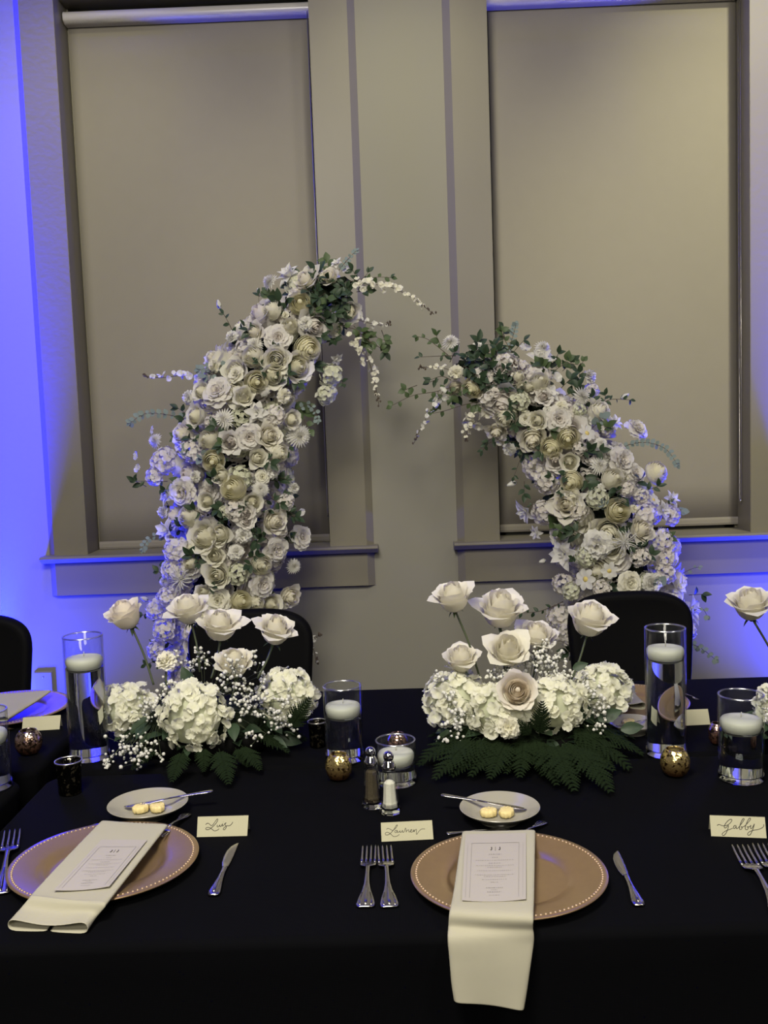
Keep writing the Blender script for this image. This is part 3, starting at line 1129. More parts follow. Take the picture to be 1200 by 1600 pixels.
def raceme(root, pts, kind_, n, size, R, spread=.03, name='flower_spray'):
    """drooping spray: a stem carrying small blossoms that shrink to buds at the tip"""
    c = catmull(pts, 6)
    mb = MB()
    base = c[0]
    mb.tube([p - base for p in c], .0013, 4)
    N = len(c) - 1
    for k in range(7):
        t = .84 + .16 * k / 6
        p = c[min(int(t * N), N)]
        mb.lathe([(0, -.005), (.0035, -.002), (.0038, .002), (0, .006)], 5, centre=tuple(p - base + Vector((R.uniform(-.008, .008), R.uniform(-.006, .006), R.uniform(-.008, .008)))), caps=False)
    s = link(name, mb.mesh(name, MT['stem']), root, tr(base))
    for k in range(n):
        t = (k + R.random()) / n * .86
        i = min(int(t * N), N - 1)
        p = c[i].lerp(c[i + 1], t * N - i)
        o = Vector((R.uniform(-1, 1), R.uniform(-1.1, .5), R.uniform(-1, 1))).normalized()
        sc = size * 1.3 * (1.1 - .65 * t) * R.uniform(.7, 1.2)
        link('blossom', R.choice(KINDS[SHORT[kind_]]), s, aim(p + o * spread * (1.15 - .7 * t) * R.uniform(.2, 1.1), o + Vector((0, -.5, 0)), sc, R.uniform(0, 6)))
    return s


# ------------------------------------------------------------------ the two flower arches
LEFT_F = """
mu 422 440 30;ma 452 430 46;oi 480 440 32;ry 469 474 33;rc 426 485 29;cc 446 492 16;cw 362 526 28;oi 399 520 26;pw 434 528 50;cw 478 505 33;rc 453 510 24;
mu 398 538 29;rc 396 557 32;ry 480 545 38;oc 432 562 36;oc 465 573 40;ry 400 597 34;oc 427 588 34;pw 340 612 54;oc 381 620 28;cc 444 619 34;cc 335 571 30;
cw 295 622 32;oc 307 650 31;mu 350 655 38;ma 402 645 42;oi 515 434 24;ma 526 412 22;bw 542 422 18;oc 545 487 32;pc 525 517 26;hg 516 587 42;hg 510 617 36;ma 525 560 26;
oi 288 680 32;mu 243 689 28;rc 327 687 30;ry 333 720 34;pw 389 683 50;oi 419 681 31;mu 467 682 44;rc 434 707 31;hw 258 720 48;hw 299 704 42;hw 242 744 32;oc 347 743 25;
ry 365 764 38;mu 407 764 31;pw 285 768 52;cw 424 735 38;oc 323 783 24;rc 296 807 33;cw 459 763 26;hw 368 797 40;oi 427 815 33;pw 471 840 44;oc 320 840 44;oc 345 835 32;
cw 381 837 36;cw 369 863 35;ma 261 829 44;pw 432 859 48;rc 408 882 31;mu 459 885 28;oc 336 869 28;oc 340 899 36;hg 371 897 38;pw 409 913 50;sp 283 906 40;mu 257 909 22;
hw 275 861 46;hw 268 890 36;oi 451 931 29;ry 376 940 32;pc 341 939 42;oc 424 944 29;rc 400 941 24;hw 261 934 38;hw 244 952 38;bu 226 936 16;hw 256 985 40;hw 245 1015 36;hw 300 985 40;
oc 395 785 26;cw 305 745 26;hw 446 785 30;ow 383 800 24;oc 315 612 26;pc 368 585 28;mu 412 610 22;oc 455 655 26;hw 430 650 34;ow 360 690 26;oc 402 716 26;hw 330 660 24;pc 410 745 24;
cw 255 800 28;ma 262 775 34;hw 440 830 22;oc 300 855 22;ow 385 815 20;hg 350 800 22;oi 330 560 16;da 238 672 14;bw 214 712 16;bw 216 732 16;bw 470 800 14;rc 297 880 20;oc 318 925 22
"""
RIGHT_F = """
mu 704 535 31;cw 745 544 29;cc 712 582 32;oi 711 605 22;ry 739 606 30;cw 795 567 22;ow 780 577 16;bc 760 642 24;bc 748 664 20;bc 730 660 16;cc 757 628 20;rc 791 651 33;oi 776 672 25;
cw 796 702 31;hg 812 627 36;oi 832 684 35;rc 810 588 17;rc 815 604 15;rc 828 604 16;rc 843 598 30;ma 845 562 52;mu 848 544 30;bw 820 545 22;pw 872 655 50;ry 861 700 33;ry 887 684 34;
oc 890 722 25;ry 893 752 33;oc 840 657 26;ma 860 615 32;cc 877 635 30;hw 838 730 46;hw 855 752 44;bu 800 756 17;cw 921 588 32;bw 893 592 18;mu 908 619 35;oc 933 644 34;bu 976 619 14;
da 917 677 30;mu 939 693 24;pw 995 671 44;ma 960 661 32;pw 971 720 52;pw 992 741 42;ry 1024 739 34;mu 936 727 33;rc 957 749 33;oc 896 776 24;cw 939 761 16;hw 1003 776 28;da 1021 781 22;
ma 1048 781 34;ma 899 779 46;hg 933 779 38;ry 965 798 37;ma 821 799 42;hw 850 801 42;ma 838 832 28;oi 888 787 40;oc 875 836 26;oi 1000 828 32;cw 933 852 66;sp 976 848 42;ma 881 866 52;
hw 1008 804 42;ma 1035 797 34;hw 1048 806 34;hw 1037 847 42;hw 1040 873 40;hw 1040 896 38;ma 1059 919 38;ma 1080 953 50;cw 1019 911 46;da 915 905 36;da 952 892 28;pc 984 912 44;
hw 880 913 38;hg 892 924 32;bu 848 877 15;hw 872 962 42;hw 884 990 38;hw 1072 985 36;hw 940 920 30;mu 884 838 20;hg 915 870 36;hw 1000 870 34;hw 905 800 32;ow 868 720 24;hw 925 610 26;
hg 905 640 24;hw 775 615 24;pc 822 655 26;cw 855 640 20;hw 948 670 26;hw 905 700 26;hw 980 765 28;cc 990 795 20;bw 870 590 18;ow 850 620 20;hw 1010 950 40;hw 1050 940 30;bc 780 690 14
"""
LEFT_L = """
d 380 512 3;d 410 572 3;d 442 588 3;d 460 595 3;d 447 477 2;i 487 482 3;d 492 455 3;d 535 445 5;d 502 462 5;d 517 487 5;d 507 503 5;d 545 452 5;d 522 530 4;d 555 430 3;i 567 455 3;i 512 470 4;d 528 465 5;d 540 470 4;d 550 475 3;d 500 440 4;
i 560 517 3;i 575 527 3;d 597 542 2;i 600 527 2;d 535 597 2;d 309 675 3;d 352 696 3;d 333 752 3;d 344 792 3;d 304 872 4;d 387 792 3;d 413 838 3;d 417 720 3;d 218 755 2;d 261 765 2;d 283 819 3;d 392 880 3;d 328 917 3;i 480 664 2;
d 432 784 3;d 455 806 3;i 355 690 2;d 395 835 3;d 395 870 3;d 310 800 2;d 350 815 2;d 420 800 2;d 300 690 3;d 345 665 2;d 420 596 3;d 436 600 3;d 402 845 4;d 310 875 4;e 320 715 3;e 300 710 3;d 452 700 2;e 330 585 3;d 505 485 4;d 492 478 3
"""
RIGHT_L = """
d 757 562 5;d 740 567 5;d 775 555 5;d 795 600 5;d 780 600 5;d 707 557 3;d 790 627 4;d 750 550 4;d 730 575 4;d 765 575 5;d 785 580 4;d 805 610 3;i 685 532 2;d 677 595 2;i 641 606 2;i 683 622 3;d 770 690 2;i 787 522 3;d 812 539 2;d 887 572 3;i 878 568 3;
d 819 763 3;d 1019 763 3;d 960 776 3;d 885 768 3;d 915 707 3;d 925 629 3;d 963 765 3;d 901 831 3;d 1005 855 4;d 1088 929 2;i 867 815 3;d 850 700 3;d 805 660 4;d 820 700 3;d 945 625 3;d 910 705 3;d 885 740 3;d 930 705 3;d 990 850 3;d 1010 870 3;
d 905 590 3;i 850 575 3;d 870 560 2;d 800 640 4;d 745 590 4;d 895 870 2;e 935 660 3;e 945 790 3;e 1062 795 3;d 995 755 3;d 975 780 2;d 800 690 2;d 895 835 3;e 1030 920 2;d 865 745 2;d 760 600 4;d 775 590 4
"""


def arch(name_label, spine_px, Yc, F, Lv, seed, base_px):
    R = random.Random(seed)
    sp = [(W(x, y, Yc), px_size(r, Yc)) for x, y, r in spine_px]
    foot = Vector((sp[0][0].x, Yc, 0))
    root = thing('flower_arch', name_label, 'floral arch', foot, 'white flower arches')
    # metal hoop stand
    pts = [Vector((foot.x, Yc, 0.012))] + [p for p, _ in sp]
    c = catmull(pts, 6)
    mb = MB()
    mb.tube([p - foot for p in c], .012, 8)
    link('hoop', mb.mesh('hoop', MT['metal_frame']), root, tr(foot))
    mb = MB()
    mb.lathe([(.17, 0), (.17, .008), (.165, .012), (0, .012)], 32)
    link('base_plate', mb.mesh('base_plate', MT['metal_frame']), root, tr(foot))
    dens = []
    for i in range(len(sp) - 1):
        for k in range(8):
            t = k / 8
            dens.append((sp[i][0].lerp(sp[i + 1][0], t), sp[i][1] * (1 - t) + sp[i + 1][1] * t))
    # extend the column to near the floor
    low = []
    p, r = dens[0]
    z = p.z
    while z > 0.14:
        z -= .05
        low.append((Vector((p.x, Yc, z)), r))
    dens = low[::-1] + dens
    # mossy core that the stems are pushed into
    mb = MB()
    mb.tube([q - foot for q, _ in dens[::3] + [dens[-1]]], [r * .38 for _, r in dens[::3] + [dens[-1]]], 10)
    link('moss_core', mb.mesh('moss_core', MT['core']), root, tr(foot))

    def place(px, py):
        P = W(px, py, Yc)
        best = min(dens, key=lambda q: (q[0].x - P.x) ** 2 + (q[0].z - P.z) ** 2)
        d = Vector((P.x - best[0].x, 0, P.z - best[0].z))
        rr = max(best[1], .03)
        k = d.length / rr
        off = math.sqrt(max(0.02, 1 - min(1, k) ** 2)) * rr * .85
        n = Vector((d.x / rr, -max(.95, off / rr * 1.35), d.z / rr))
        return W(px, py, Yc - off), n, off
    for it in F.replace('\n', '').split(';'):
        a = it.split()
        if len(a) != 4:
            continue
        k, x, y, s = a[0], float(a[1]), float(a[2]), float(a[3])
        P, n, off = place(x, y)
        n += Vector((R.uniform(-.35, .35), R.uniform(-.1, .1), R.uniform(-.2, .4)))
        kk = SHORT[k]
        if kk == 'rose/cream' and R.random() < .5:
            kk = 'rose/full'
        rad = px_size(s, P.y) * .5 * {'rose/cream': 1.0, 'peony/white': 1.0}.get(kk, 1.05)
        link(kk.split('/')[0], R.choice(KINDS[kk]), root, aim(P, n, rad, R.uniform(0, 6)))
    # filler blooms and leaves around the whole garland, behind and below the traced ones
    acc = 0
    for i in range(1, len(dens)):
        q0, q1 = dens[i - 1], dens[i]
        acc += (q1[0] - q0[0]).length
        if acc < .054:
            continue
        acc = 0
        tan = (q1[0] - q0[0]).normalized()
        sd = tan.cross(Vector((0, 1, 0))).normalized()
        rr = q1[1]
        hidden = q1[0].z < .45
        vis = [a for a in range(8)]
        for a in vis:
            if hidden and (a % 2):
                continue
            th = 2 * PI * (a + R.uniform(-.35, .35)) / 8 + i * .45
            n = sd * math.cos(th) + Vector((0, -1, 0)) * math.sin(th) * .85
            P = q1[0] + n * rr * R.uniform(.64, .80) + tan * R.uniform(-.03, .03)
            if not hidden and a % 2 == 0 and n.y < .1 and i < len(dens) * .86:
                P2 = q1[0] + n * rr * R.uniform(.45, .58) + tan * R.uniform(-.03, .03)
                link('hydrangea', R.choice(KINDS['hydrangea/white']), root, aim(P2, n, R.uniform(.045, .06), R.uniform(0, 6)))
            u = R.random()
            if u < (.72 if i > len(dens) * .84 else .26):
                dl = (n + Vector((R.uniform(-.5, .5), R.uniform(-.3, 0), R.uniform(-.5, .5)))).normalized()
                m_ = [P, P + dl * .05]
                sprig(root, m_, R.choice('ddddgi'), 3, R.uniform(.032, .048), R)
            else:
                kk = R.choice(['hydrangea/white', 'hydrangea/white', 'hydrangea/green', 'carnation/white', 'rose/cream', 'peony/white', 'rose/white'])
                link(kk.split('/')[0], R.choice(KINDS[kk]), root, aim(P, n, R.uniform(.040, .058), R.uniform(0, 6)))
    # traced leaf sprigs
    for it in Lv.replace('\n', '').split(';'):
        a = it.split()
        if len(a) != 4:
            continue
        P, n, off = place(float(a[1]), float(a[2]))
        dl = (n * .7 + Vector((R.uniform(-.8, .8), 0, R.uniform(-.6, .8)))).normalized()
        sprig(root, [P - dl * .03, P, P + dl * .025], a[0], int(a[3]), R.uniform(.028, .042), R)
    return root, place, R


SPL = [(332, 1078, 82), (322, 1000, 88), (335, 940, 105), (358, 850, 110), (362, 760, 112), (372, 670, 108), (398, 600, 88), (438, 535, 68), (485, 478, 48), (525, 448, 34), (545, 440, 24)]
SPR = [(968, 1078, 95), (972, 1000, 100), (975, 910, 104), (962, 830, 98), (930, 750, 80), (885, 680, 66), (835, 625, 60), (785, 595, 50), (735, 578, 36), (712, 572, 26)]
YA = 3.80
rootL, plL, RL = arch('taller left white flower arch curving right, edge lit blue on its left', SPL, YA, LEFT_F, LEFT_L, 3, None)
rootR, plR, RR = arch('shorter right white flower arch curving left, edge lit blue on its right', SPR, YA, RIGHT_F, RIGHT_L, 4, None)


def wp(pts, Y, dy=0.0):
    n = len(pts) - 1
    return [W(x, y, Y + dy * i / max(1, n)) for i, (x, y) in enumerate(pts)]


YF = YA - .05
# loose sprays, branches and eucalyptus at the rims (left arch)
raceme(rootL, wp([(556, 446), (600, 446), (640, 463), (678, 491)], YF, -.05), 'bc', 42, .011, RL, .024)
raceme(rootL, wp([(552, 530), (574, 560), (585, 595), (592, 632)], YF, -.05), 'bc', 36, .010, RL, .026)
raceme(rootL, wp([(320, 590), (290, 586), (255, 590), (224, 588)], YF), 'bw', 24, .012, RL, .028)
raceme(rootL, wp([(560, 500), (582, 506), (598, 508), (610, 505)], YF), 'bw', 10, .009, RL, .014)
sprig(rootL, wp([(375, 580), (345, 572), (312, 577)], YF - .05), 'e', 9, .024, RL, opposite=True)
sprig(rootL, wp([(300, 657), (262, 648), (228, 646), (204, 660)], YF), 'e', 11, .022, RL, opposite=True)
sprig(rootL, wp([(530, 422), (541, 408), (556, 392)], YF), 'e', 7, .016, RL, opposite=True)
sprig(rootL, wp([(465, 640), (482, 632), (494, 645), (496, 656)], YF), 'e', 6, .018, RL, opposite=True)
sprig(rootL, wp([(262, 840), (240, 838), (228, 848), (223, 858)], YF), 'e', 6, .020, RL, opposite=True)
sprig(rootL, wp([(548, 444), (572, 437), (590, 433), (612, 434)], YF), 'i', 7, .022, RL)
sprig(rootL, wp([(545, 440), (565, 436), (576, 425)], YF), 'd', 3, .028, RL)
sprig(rootL, wp([(530, 508), (560, 516), (580, 524), (602, 532)], YF), 'i', 7, .030, RL)
sprig(rootL, wp([(560, 520), (580, 535), (597, 545)], YF), 'i', 3, .026, RL)
sprig(rootL, wp([(375, 545), (360, 510), (349, 490)], YF), 'd', 5, .026, RL)
sprig(rootL, wp([(412, 520), (406, 490), (404, 460)], YF), 'd', 3, .026, RL)
sprig(rootL, wp([(262, 752), (236, 752), (212, 752)], YF), 'd', 4, .026, RL)
sprig(rootL, wp([(395, 795), (425, 778), (445, 772)], YF - .1), 'd', 5, .024, RL)
sprig(rootL, wp([(425, 775), (445, 792), (462, 808)], YF - .1), 'd', 4, .026, RL)
sprig(rootL, wp([(385, 752), (420, 745), (448, 748)], YF - .1), 'd', 3, .022, RL)
sprig(rootL, wp([(275, 808), (262, 788), (254, 775)], YF), 'd', 2, .024, RL)
for x, y, s in ((342, 476, 15), (404, 457, 13), (254, 778, 13), (359, 809, 12)):
    P, n, o = plL(x, y)
    link('flower_bud', KINDS['flower_bud/white'][0], rootL, aim(P, (x / 2000 - .3, -.35, 1), px_size(s, P.y) * .5, 1))
for x, y in ((234, 958), (252, 1000), (240, 1035), (262, 1025)):
    sprig(rootL, wp([(x + 18, y + 8), (x, y), (x - 12, y + 4)], YF), 'd', 4, .026, RL)
raceme(rootL, wp([(470, 985), (488, 1000), (500, 990)], YF), 'bw', 7, .009, RL, .018)
raceme(rootL, wp([(478, 1000), (490, 1015), (494, 1036)], YF), 'bw', 8, .009, RL, .014)
# right arch
raceme(rootR, wp([(692, 612), (680, 632), (662, 660), (647, 692)], YF), 'bw', 26, .010, RR, .024)
raceme(rootR, wp([(712, 580), (690, 575), (672, 574), (655, 574)], YF), 'bc', 12, .009, RR, .016)
raceme(rootR, wp([(742, 640), (732, 665), (728, 690)], YF), 'bc', 22, .010, RR, .026)
raceme(rootR, wp([(800, 610), (807, 590), (803, 565)], YF - .06), 'bc', 16, .010, RR, .020)
sprig(rootR, wp([(720, 602), (680, 612), (645, 618), (612, 634)], YF), 'i', 8, .024, RR)
sprig(rootR, wp([(752, 626), (720, 634), (695, 642), (675, 646)], YF), 'i', 4, .024, RR)
sprig(rootR, wp([(712, 556), (695, 556), (672, 557), (656, 558)], YF), 'd', 2, .022, RR)
sprig(rootR, wp([(700, 555), (688, 545), (668, 530), (652, 526)], YF), 'i', 5, .020, RR)
sprig(rootR, wp([(705, 594), (690, 588), (672, 594)], YF), 'd', 4, .030, RR)
sprig(rootR, wp([(790, 560), (800, 530), (806, 508)], YF), 'e', 8, .018, RR, opposite=True)
sprig(rootR, wp([(800, 550), (788, 530), (784, 516)], YF), 'i', 4, .026, RR)
sprig(rootR, wp([(865, 580), (885, 568), (905, 570), (912, 564)], YF), 'i', 5, .024, RR)
sprig(rootR, wp([(940, 632), (955, 624), (985, 625)], YF), 'd', 6, .022, RR)
sprig(rootR, wp([(958, 708), (985, 694), (1015, 692), (1042, 703), (1058, 726)], YF), 'e', 15, .020, RR, opposite=True)
sprig(rootR, wp([(825, 692), (814, 715), (803, 745)], YF), 'd', 5, .020, RR)
sprig(rootR, wp([(775, 680), (762, 690), (754, 705)], YF), 'd', 4, .022, RR)
sprig(rootR, wp([(868, 779), (848, 784), (828, 790)], YF - .08), 'd', 2, .012, RR)
sprig(rootR, wp([(905, 805), (888, 818), (872, 830)], YF - .1), 'i', 5, .028, RR)
sprig(rootR, wp([(1010, 830), (1030, 810), (1048, 785)], YF), 'd', 3, .020, RR)
sprig(rootR, wp([(880, 940), (850, 953), (830, 957), (806, 957)], YF), 'd', 8, .022, RR)
sprig(rootR, wp([(1060, 900), (1078, 890), (1092, 886)], YF), 'e', 4, .016, RR)
sprig(rootR, wp([(1075, 960), (1095, 950), (1105, 962)], YF), 'e', 4, .020, RR)
sprig(rootR, wp([(1068, 1005), (1085, 1008), (1100, 1016), (1117, 1030)], YF), 'e', 6, .022, RR, opposite=True)
raceme(rootR, wp([(1060, 1060), (1078, 1070), (1092, 1066)], YF), 'bw', 5, .010, RR, .012)

# ------------------------------------------------------------------ table centrepieces


def fern_mesh(seed):
    """triangular leatherleaf frond, unit length along +X, lobed pinnae"""
    R = random.Random(seed)
    mb = MB()
    mb.tube([(0, 0, 0), (.5, 0, .05), (1, 0, -.08)], [.010, .007, .003], 4)
    n = 13
    for i in range(n):
        v = .14 + .82 * i / (n - 1)
        L = .40 * (1 - v) ** .75 + .03
        if v < .3:
            L *= .75 + (v - .14)
        z0 = .05 * math.sin(PI * v) - .06 * v * v
        for sg in (-1, 1):
            ang = 1.05 - .35 * v + R.uniform(-.06, .06)
            d = Vector((math.cos(ang), sg * math.sin(ang), R.uniform(-.18, .06)))
            s = Vector((-d.y, d.x, 0)) * sg
            teeth = 6
            P = []
            for k in range(teeth * 2 + 1):
                t = k / (teeth * 2)
                wv = (.062 * (1 - t) ** .8 + .006) * (1.25 if k % 2 else .45) * (L / .4) ** .5
                c = Vector((v, 0, z0)) + d * (L * t) + Vector((0, 0, -.10 * L * t * t))
                P.append([tuple(c - s * wv + d * .02), tuple(c + Vector((0, 0, -.004))), tuple(c + s * wv + d * .02)])
            mb.grid(P)
    return mb.mesh('fern_frond', MT['fern'], smooth=False)


FERN = [fern_mesh(1), fern_mesh(2)]


def puff(R):
    mb = MB()
    bm = bmesh.new()
    bmesh.ops.create_icosphere(bm, subdivisions=2, radius=1)
    v = []
    for q in bm.verts:
        k = 1 + .22 * math.sin(7 * q.co.x + 3 * q.co.y) * math.cos(6 * q.co.z + R.uniform(-.2, .2)) + R.uniform(-.08, .08)
        v.append(tuple(q.co * k))
    f = [tuple(x.index for x in p.verts) for p in bm.faces]
    bm.free()
    return v, f


_pr = random.Random(5)
PUFF = [puff(_pr) for _ in range(3)]


def gypsophila(root, base, blobs, R, size=.0038):
    """a bunch of baby's breath: hair-thin forked stems, far too many tiny blossoms to count"""
    mb = MB()
    for (c, rad, n) in blobs:
        c = Vector(c)
        hubs = []
        for h in range(max(3, n // 9)):
            p = c + Vector((R.gauss(0, .5), R.gauss(0, .5), R.gauss(0, .5))) * rad
            p.z = max(p.z, TZ + .012)
            hubs.append(p)
            mid = base.lerp(p, .55) + Vector((R.uniform(-.01, .01), R.uniform(-.01, .01), .005))
            mb.tube([base, mid, p], .0006, 3, m=1, cap=False)
        for q in range(n):
            h = R.choice(hubs)
            p = h + Vector((R.gauss(0, 1), R.gauss(0, 1), R.gauss(0, 1))) * rad * .30
            p.z = max(p.z, TZ + .006)
            mb.tube([h, p], .00045, 3, m=1, cap=False)
            v, f = R.choice(PUFF)
            s = size * R.uniform(.55, 1.25)
            mb.add([(p.x + a[0] * s, p.y + a[1] * s, p.z + a[2] * s) for a in v], f)
    o = link('gypsophila', mb.mesh('gypsophila', [P_GYP, MT['gstem']], tint=True), root)
    o['kind'] = 'stuff'
    return o


def table_rose(root, k, px, py, size, Y, tilt, stem_to=None, R=rnd, face=0.0):
    P = W(px, py, Y)
    rad = px_size(size, Y) * .5
    n = Vector((tilt, -.35 - face, 1.0 - face * .7))
    o = link('rose', R.choice(KINDS[SHORT[k]]), root, aim(P, n, rad, R.uniform(0, 6)))
    nn = n.normalized()
    b = P - nn * rad * .80
    mb = MB()
    mb.lathe([(.001, -.012), (.006, -.007), (.0075, 0), (.005, .005)], 8, caps=False)
    link('calyx', mb.mesh('calyx', MT['gstem']), o, aim(b, n, 1))
    for q in range(5):
        a = q * 2 * PI / 5 + R.uniform(-.3, .3)
        sd = Vector((math.cos(a), math.sin(a), 0)).cross(nn).normalized()
        d = (sd + nn * R.uniform(-.9, .25)).normalized()
        link('sepal', LEAF['g'], o, along(b, b + d, (0, -.3, 1), R.uniform(.018, .028)) @ Matrix.Diagonal((1, .45, 1, 1)))
    if stem_to:
        e = W(stem_to[0], stem_to[1], Y + (stem_to[2] if len(stem_to) > 2 else -.02))
        mb = MB()
        mid = b.lerp(e, .5) + Vector((.004, 0, 0))
        c = catmull([b, mid, e], 6)
        mb.tube([q - P for q in c], .0026, 6)
        link('rose_stem', mb.mesh('rose_stem', MT['gstem']), o, tr(P))
    return o


def table_hydrangea(root, px, py, rx, ry, Y, R, n=80):
    P = W(px, py, Y)
    a, b = px_size(rx, Y), px_size(ry, Y)
    mb = MB()
    mb.lathe([(0, -.8), (.55, -.6), (.8, 0), (.6, .55), (0, .8)], 14, tint=.9, caps=False)
    mw = tr(P) @ Matrix.Diagonal((a, a * .9, b, 1))
    core = link('hydrangea', mb.mesh('hydrangea', P_GREENISH, tint=True), root, mw)
    WM[core.name] = mw
    for q in range(int(n * 1.25)):
        s = (q + R.uniform(0, 1)) / (n * 1.25)
        th = math.acos(1 - 1.78 * s)
        az = q * 2.39996 + R.uniform(-.35, .35)
        d = Vector((math.sin(th) * math.cos(az), math.sin(th) * math.sin(az), math.cos(th)))
        if d.y > .75:
            continue
        k = .93 + .09 * math.sin(3.1 * d.x * 2 + px) * math.cos(2.7 * d.z * 2 + py) + R.uniform(-.07, .05)
        p = P + Vector((d.x * a * k, d.y * a * .9 * k, d.z * b * k))
        nrm = Vector((d.x / a, d.y / a, d.z / b)).normalized() + Vector((R.uniform(-.7, .7), R.uniform(-.7, .5), R.uniform(-.5, .6)))
        link('floret', R.choice(KINDS['floret/hyd']), core, aim(p, nrm, R.uniform(.0125, .0185), R.uniform(0, 6)))
    return core


def dish(root, c, a, b, h):
    mb = MB()
    rows = []
    for z, k in ((0, .86), (h * .6, 1.0), (h, 1.02), (h, .94), (h * .5, .9)):
        rows.append([(a * k * math.cos(2 * PI * i / 36), b * k * math.sin(2 * PI * i / 36), z) for i in range(36)])
    mb.grid(rows, closed=True)
    mb.f.append(tuple(range(36))[::-1])
    mb.mi.append(0)
    mb.f.append(tuple(range(len(mb.v) - 36, len(mb.v))))
    mb.mi.append(0)
    link('dish', mb.mesh('dish', MT['dish']), root, tr(c))
    mb = MB()
    rows = []
    for z, k in ((h * .5, .86), (h + .035, .84), (h + .05, .7)):
        rows.append([(a * k * math.cos(2 * PI * i / 24), b * k * math.sin(2 * PI * i / 24), z) for i in range(24)])
    mb.grid(rows, closed=True)
    mb.f.append(tuple(range(len(mb.v) - 24, len(mb.v))))
    mb.mi.append(0)
    link('floral_foam', mb.mesh('floral_foam', MT['core']), root, tr(c))


def fern_ring(root, tips, c, R, extra=8, a=.17, b=.11):
    for px, py, L in tips:
        tip = T(px, py, TZ + .020)
        d = tip - c
        d.z = 0
        base = tip - d.normalized() * L
        base.z = TZ + .022 + L * .38
        link('fern_frond', R.choice(FERN), root, along(base, tip, (d.x * .4, d.y * .4 - .1, 1)))
    for k in range(34):
        an = 2 * PI * (k + R.uniform(-.4, .4)) / 34
        rr_ = R.uniform(.8, 1.12)
        p = c + Vector((math.cos(an) * a * rr_, math.sin(an) * b * rr_, R.uniform(.03, .085)))
        d = Vector((math.cos(an) + R.uniform(-.6, .6), math.sin(an) - .2 + R.uniform(-.4, .2), R.uniform(-.7, .5))).normalized()
        link('leaf', LEAF['d'], root, along(p - d * .02, p + d * .03, (d.x * .3, -.6, .8), R.uniform(.04, .06)))
    for k in range(extra):
        an = PI * (k + R.uniform(-.3, .3)) / extra
        tip = c + Vector((math.cos(an) * (a + .07), math.sin(an) * (b + .07), .03))
        base = c + Vector((math.cos(an) * a * .4, math.sin(an) * b * .4, .07))
        link('fern_frond', R.choice(FERN), root, along(base, tip, (0, 0, 1)))


RC_ = random.Random(21)
cL = T(322, 1172)
cL.z = TZ
rootCL = thing('flower_centrepiece', 'left table centrepiece with baby breath, hydrangeas and a peach rose leaning left', 'centrepiece', cL, 'low rose and hydrangea centrepieces')
dish(rootCL, cL, .165, .095, .05)
YL = cL.y
for a in ((200, 1108, 41, 40, YL + .02), (305, 1120, 55, 58, YL - .09), (450, 1088, 46, 44, YL + .02)):
    table_hydrangea(rootCL, *a, RC_, 95 if a[2] > 50 else 75)
table_rose(rootCL, 'op', 197, 962, 50, YL, -.30, (240, 1070), RC_)
table_rose(rootCL, 'oi', 294, 954, 50, YL + .06, -.12, (312, 1050), RC_)
table_rose(rootCL, 'oi', 344, 979, 52, YL + .02, .12, (330, 1060), RC_)
table_rose(rootCL, 'oi', 431, 986, 48, YL + .03, .28, (402, 1060), RC_)
table_rose(rootCL, 'oi', 366, 1038, 48, YL - .01, .05, (362, 1090), RC_)
o = link('carnation', KINDS['carnation/cream'][0], rootCL, aim(W(259, 1033, YL), (-.1, -.5, 1), px_size(50, YL) * .5))
mb = MB()
e0, e1 = W(259, 1050, YL) - W(259, 1033, YL), W(262, 1100, YL) - W(259, 1033, YL)
mb.tube([e0, e1], .0024, 6)
link('stem', mb.mesh('stem', MT['gstem']), o, tr(W(259, 1033, YL)))
b0 = cL + Vector((0, 0, .10))
gypsophila(rootCL, b0 + Vector((-.10, 0, 0)), [(W(205, 1165, YL - .10), .050, 70), (W(240, 1110, YL - .07), .040, 55), (W(180, 1185, YL - .08), .025, 26), (W(250, 1180, YL - .12), .028, 26), (W(270, 1075, YL - .05), .03, 30)], RC_)
gypsophila(rootCL, b0 + Vector((.03, 0, 0)), [(W(385, 1100, YL - .10), .045, 80), (W(370, 1060, YL - .07), .042, 60), (W(400, 1150, YL - .11), .024, 16), (W(420, 1120, YL - .09), .035, 36)], RC_)
gypsophila(rootCL, b0, [(W(305, 1030, YL + .03), .035, 46), (W(340, 1040, YL + .03), .026, 24), (W(405, 1045, YL + .02), .032, 34)], RC_, .0036)
gypsophila(rootCL, b0 + Vector((.1, 0, 0)), [(W(452, 1125, YL - .06), .032, 26), (W(455, 1085, YL - .075), .03, 20)], RC_, .0036)
fern_ring(rootCL, [(268, 1218, .085), (357, 1221, .10), (407, 1200, .08), (318, 1203, .07), (452, 1172, .09), (205, 1200, .07), (478, 1150, .09), (388, 1196, .06)], cL, RC_, 7)
fr = link('fern_frond', FERN[0], rootCL, along(W(452, 1140, YL - .05), W(483, 1092, YL - .07), (0, -1, .2)))
for (x0, y0, x1, y1, s) in ((300, 1075, 285, 1045, .055), (432, 1150, 470, 1160, .06), (345, 1165, 372, 1190, .055), (395, 1160, 430, 1165, .05), (230, 1140, 205, 1130, .04)):
    a, b = W(x0, y0, YL - .02), W(x1, y1, YL - .03)
    a.z, b.z = max(a.z, TZ + .03), max(b.z, TZ + .022)
    link('leaf', LEAF['d'], rootCL, along(a, b, (0, -1, .5), s))

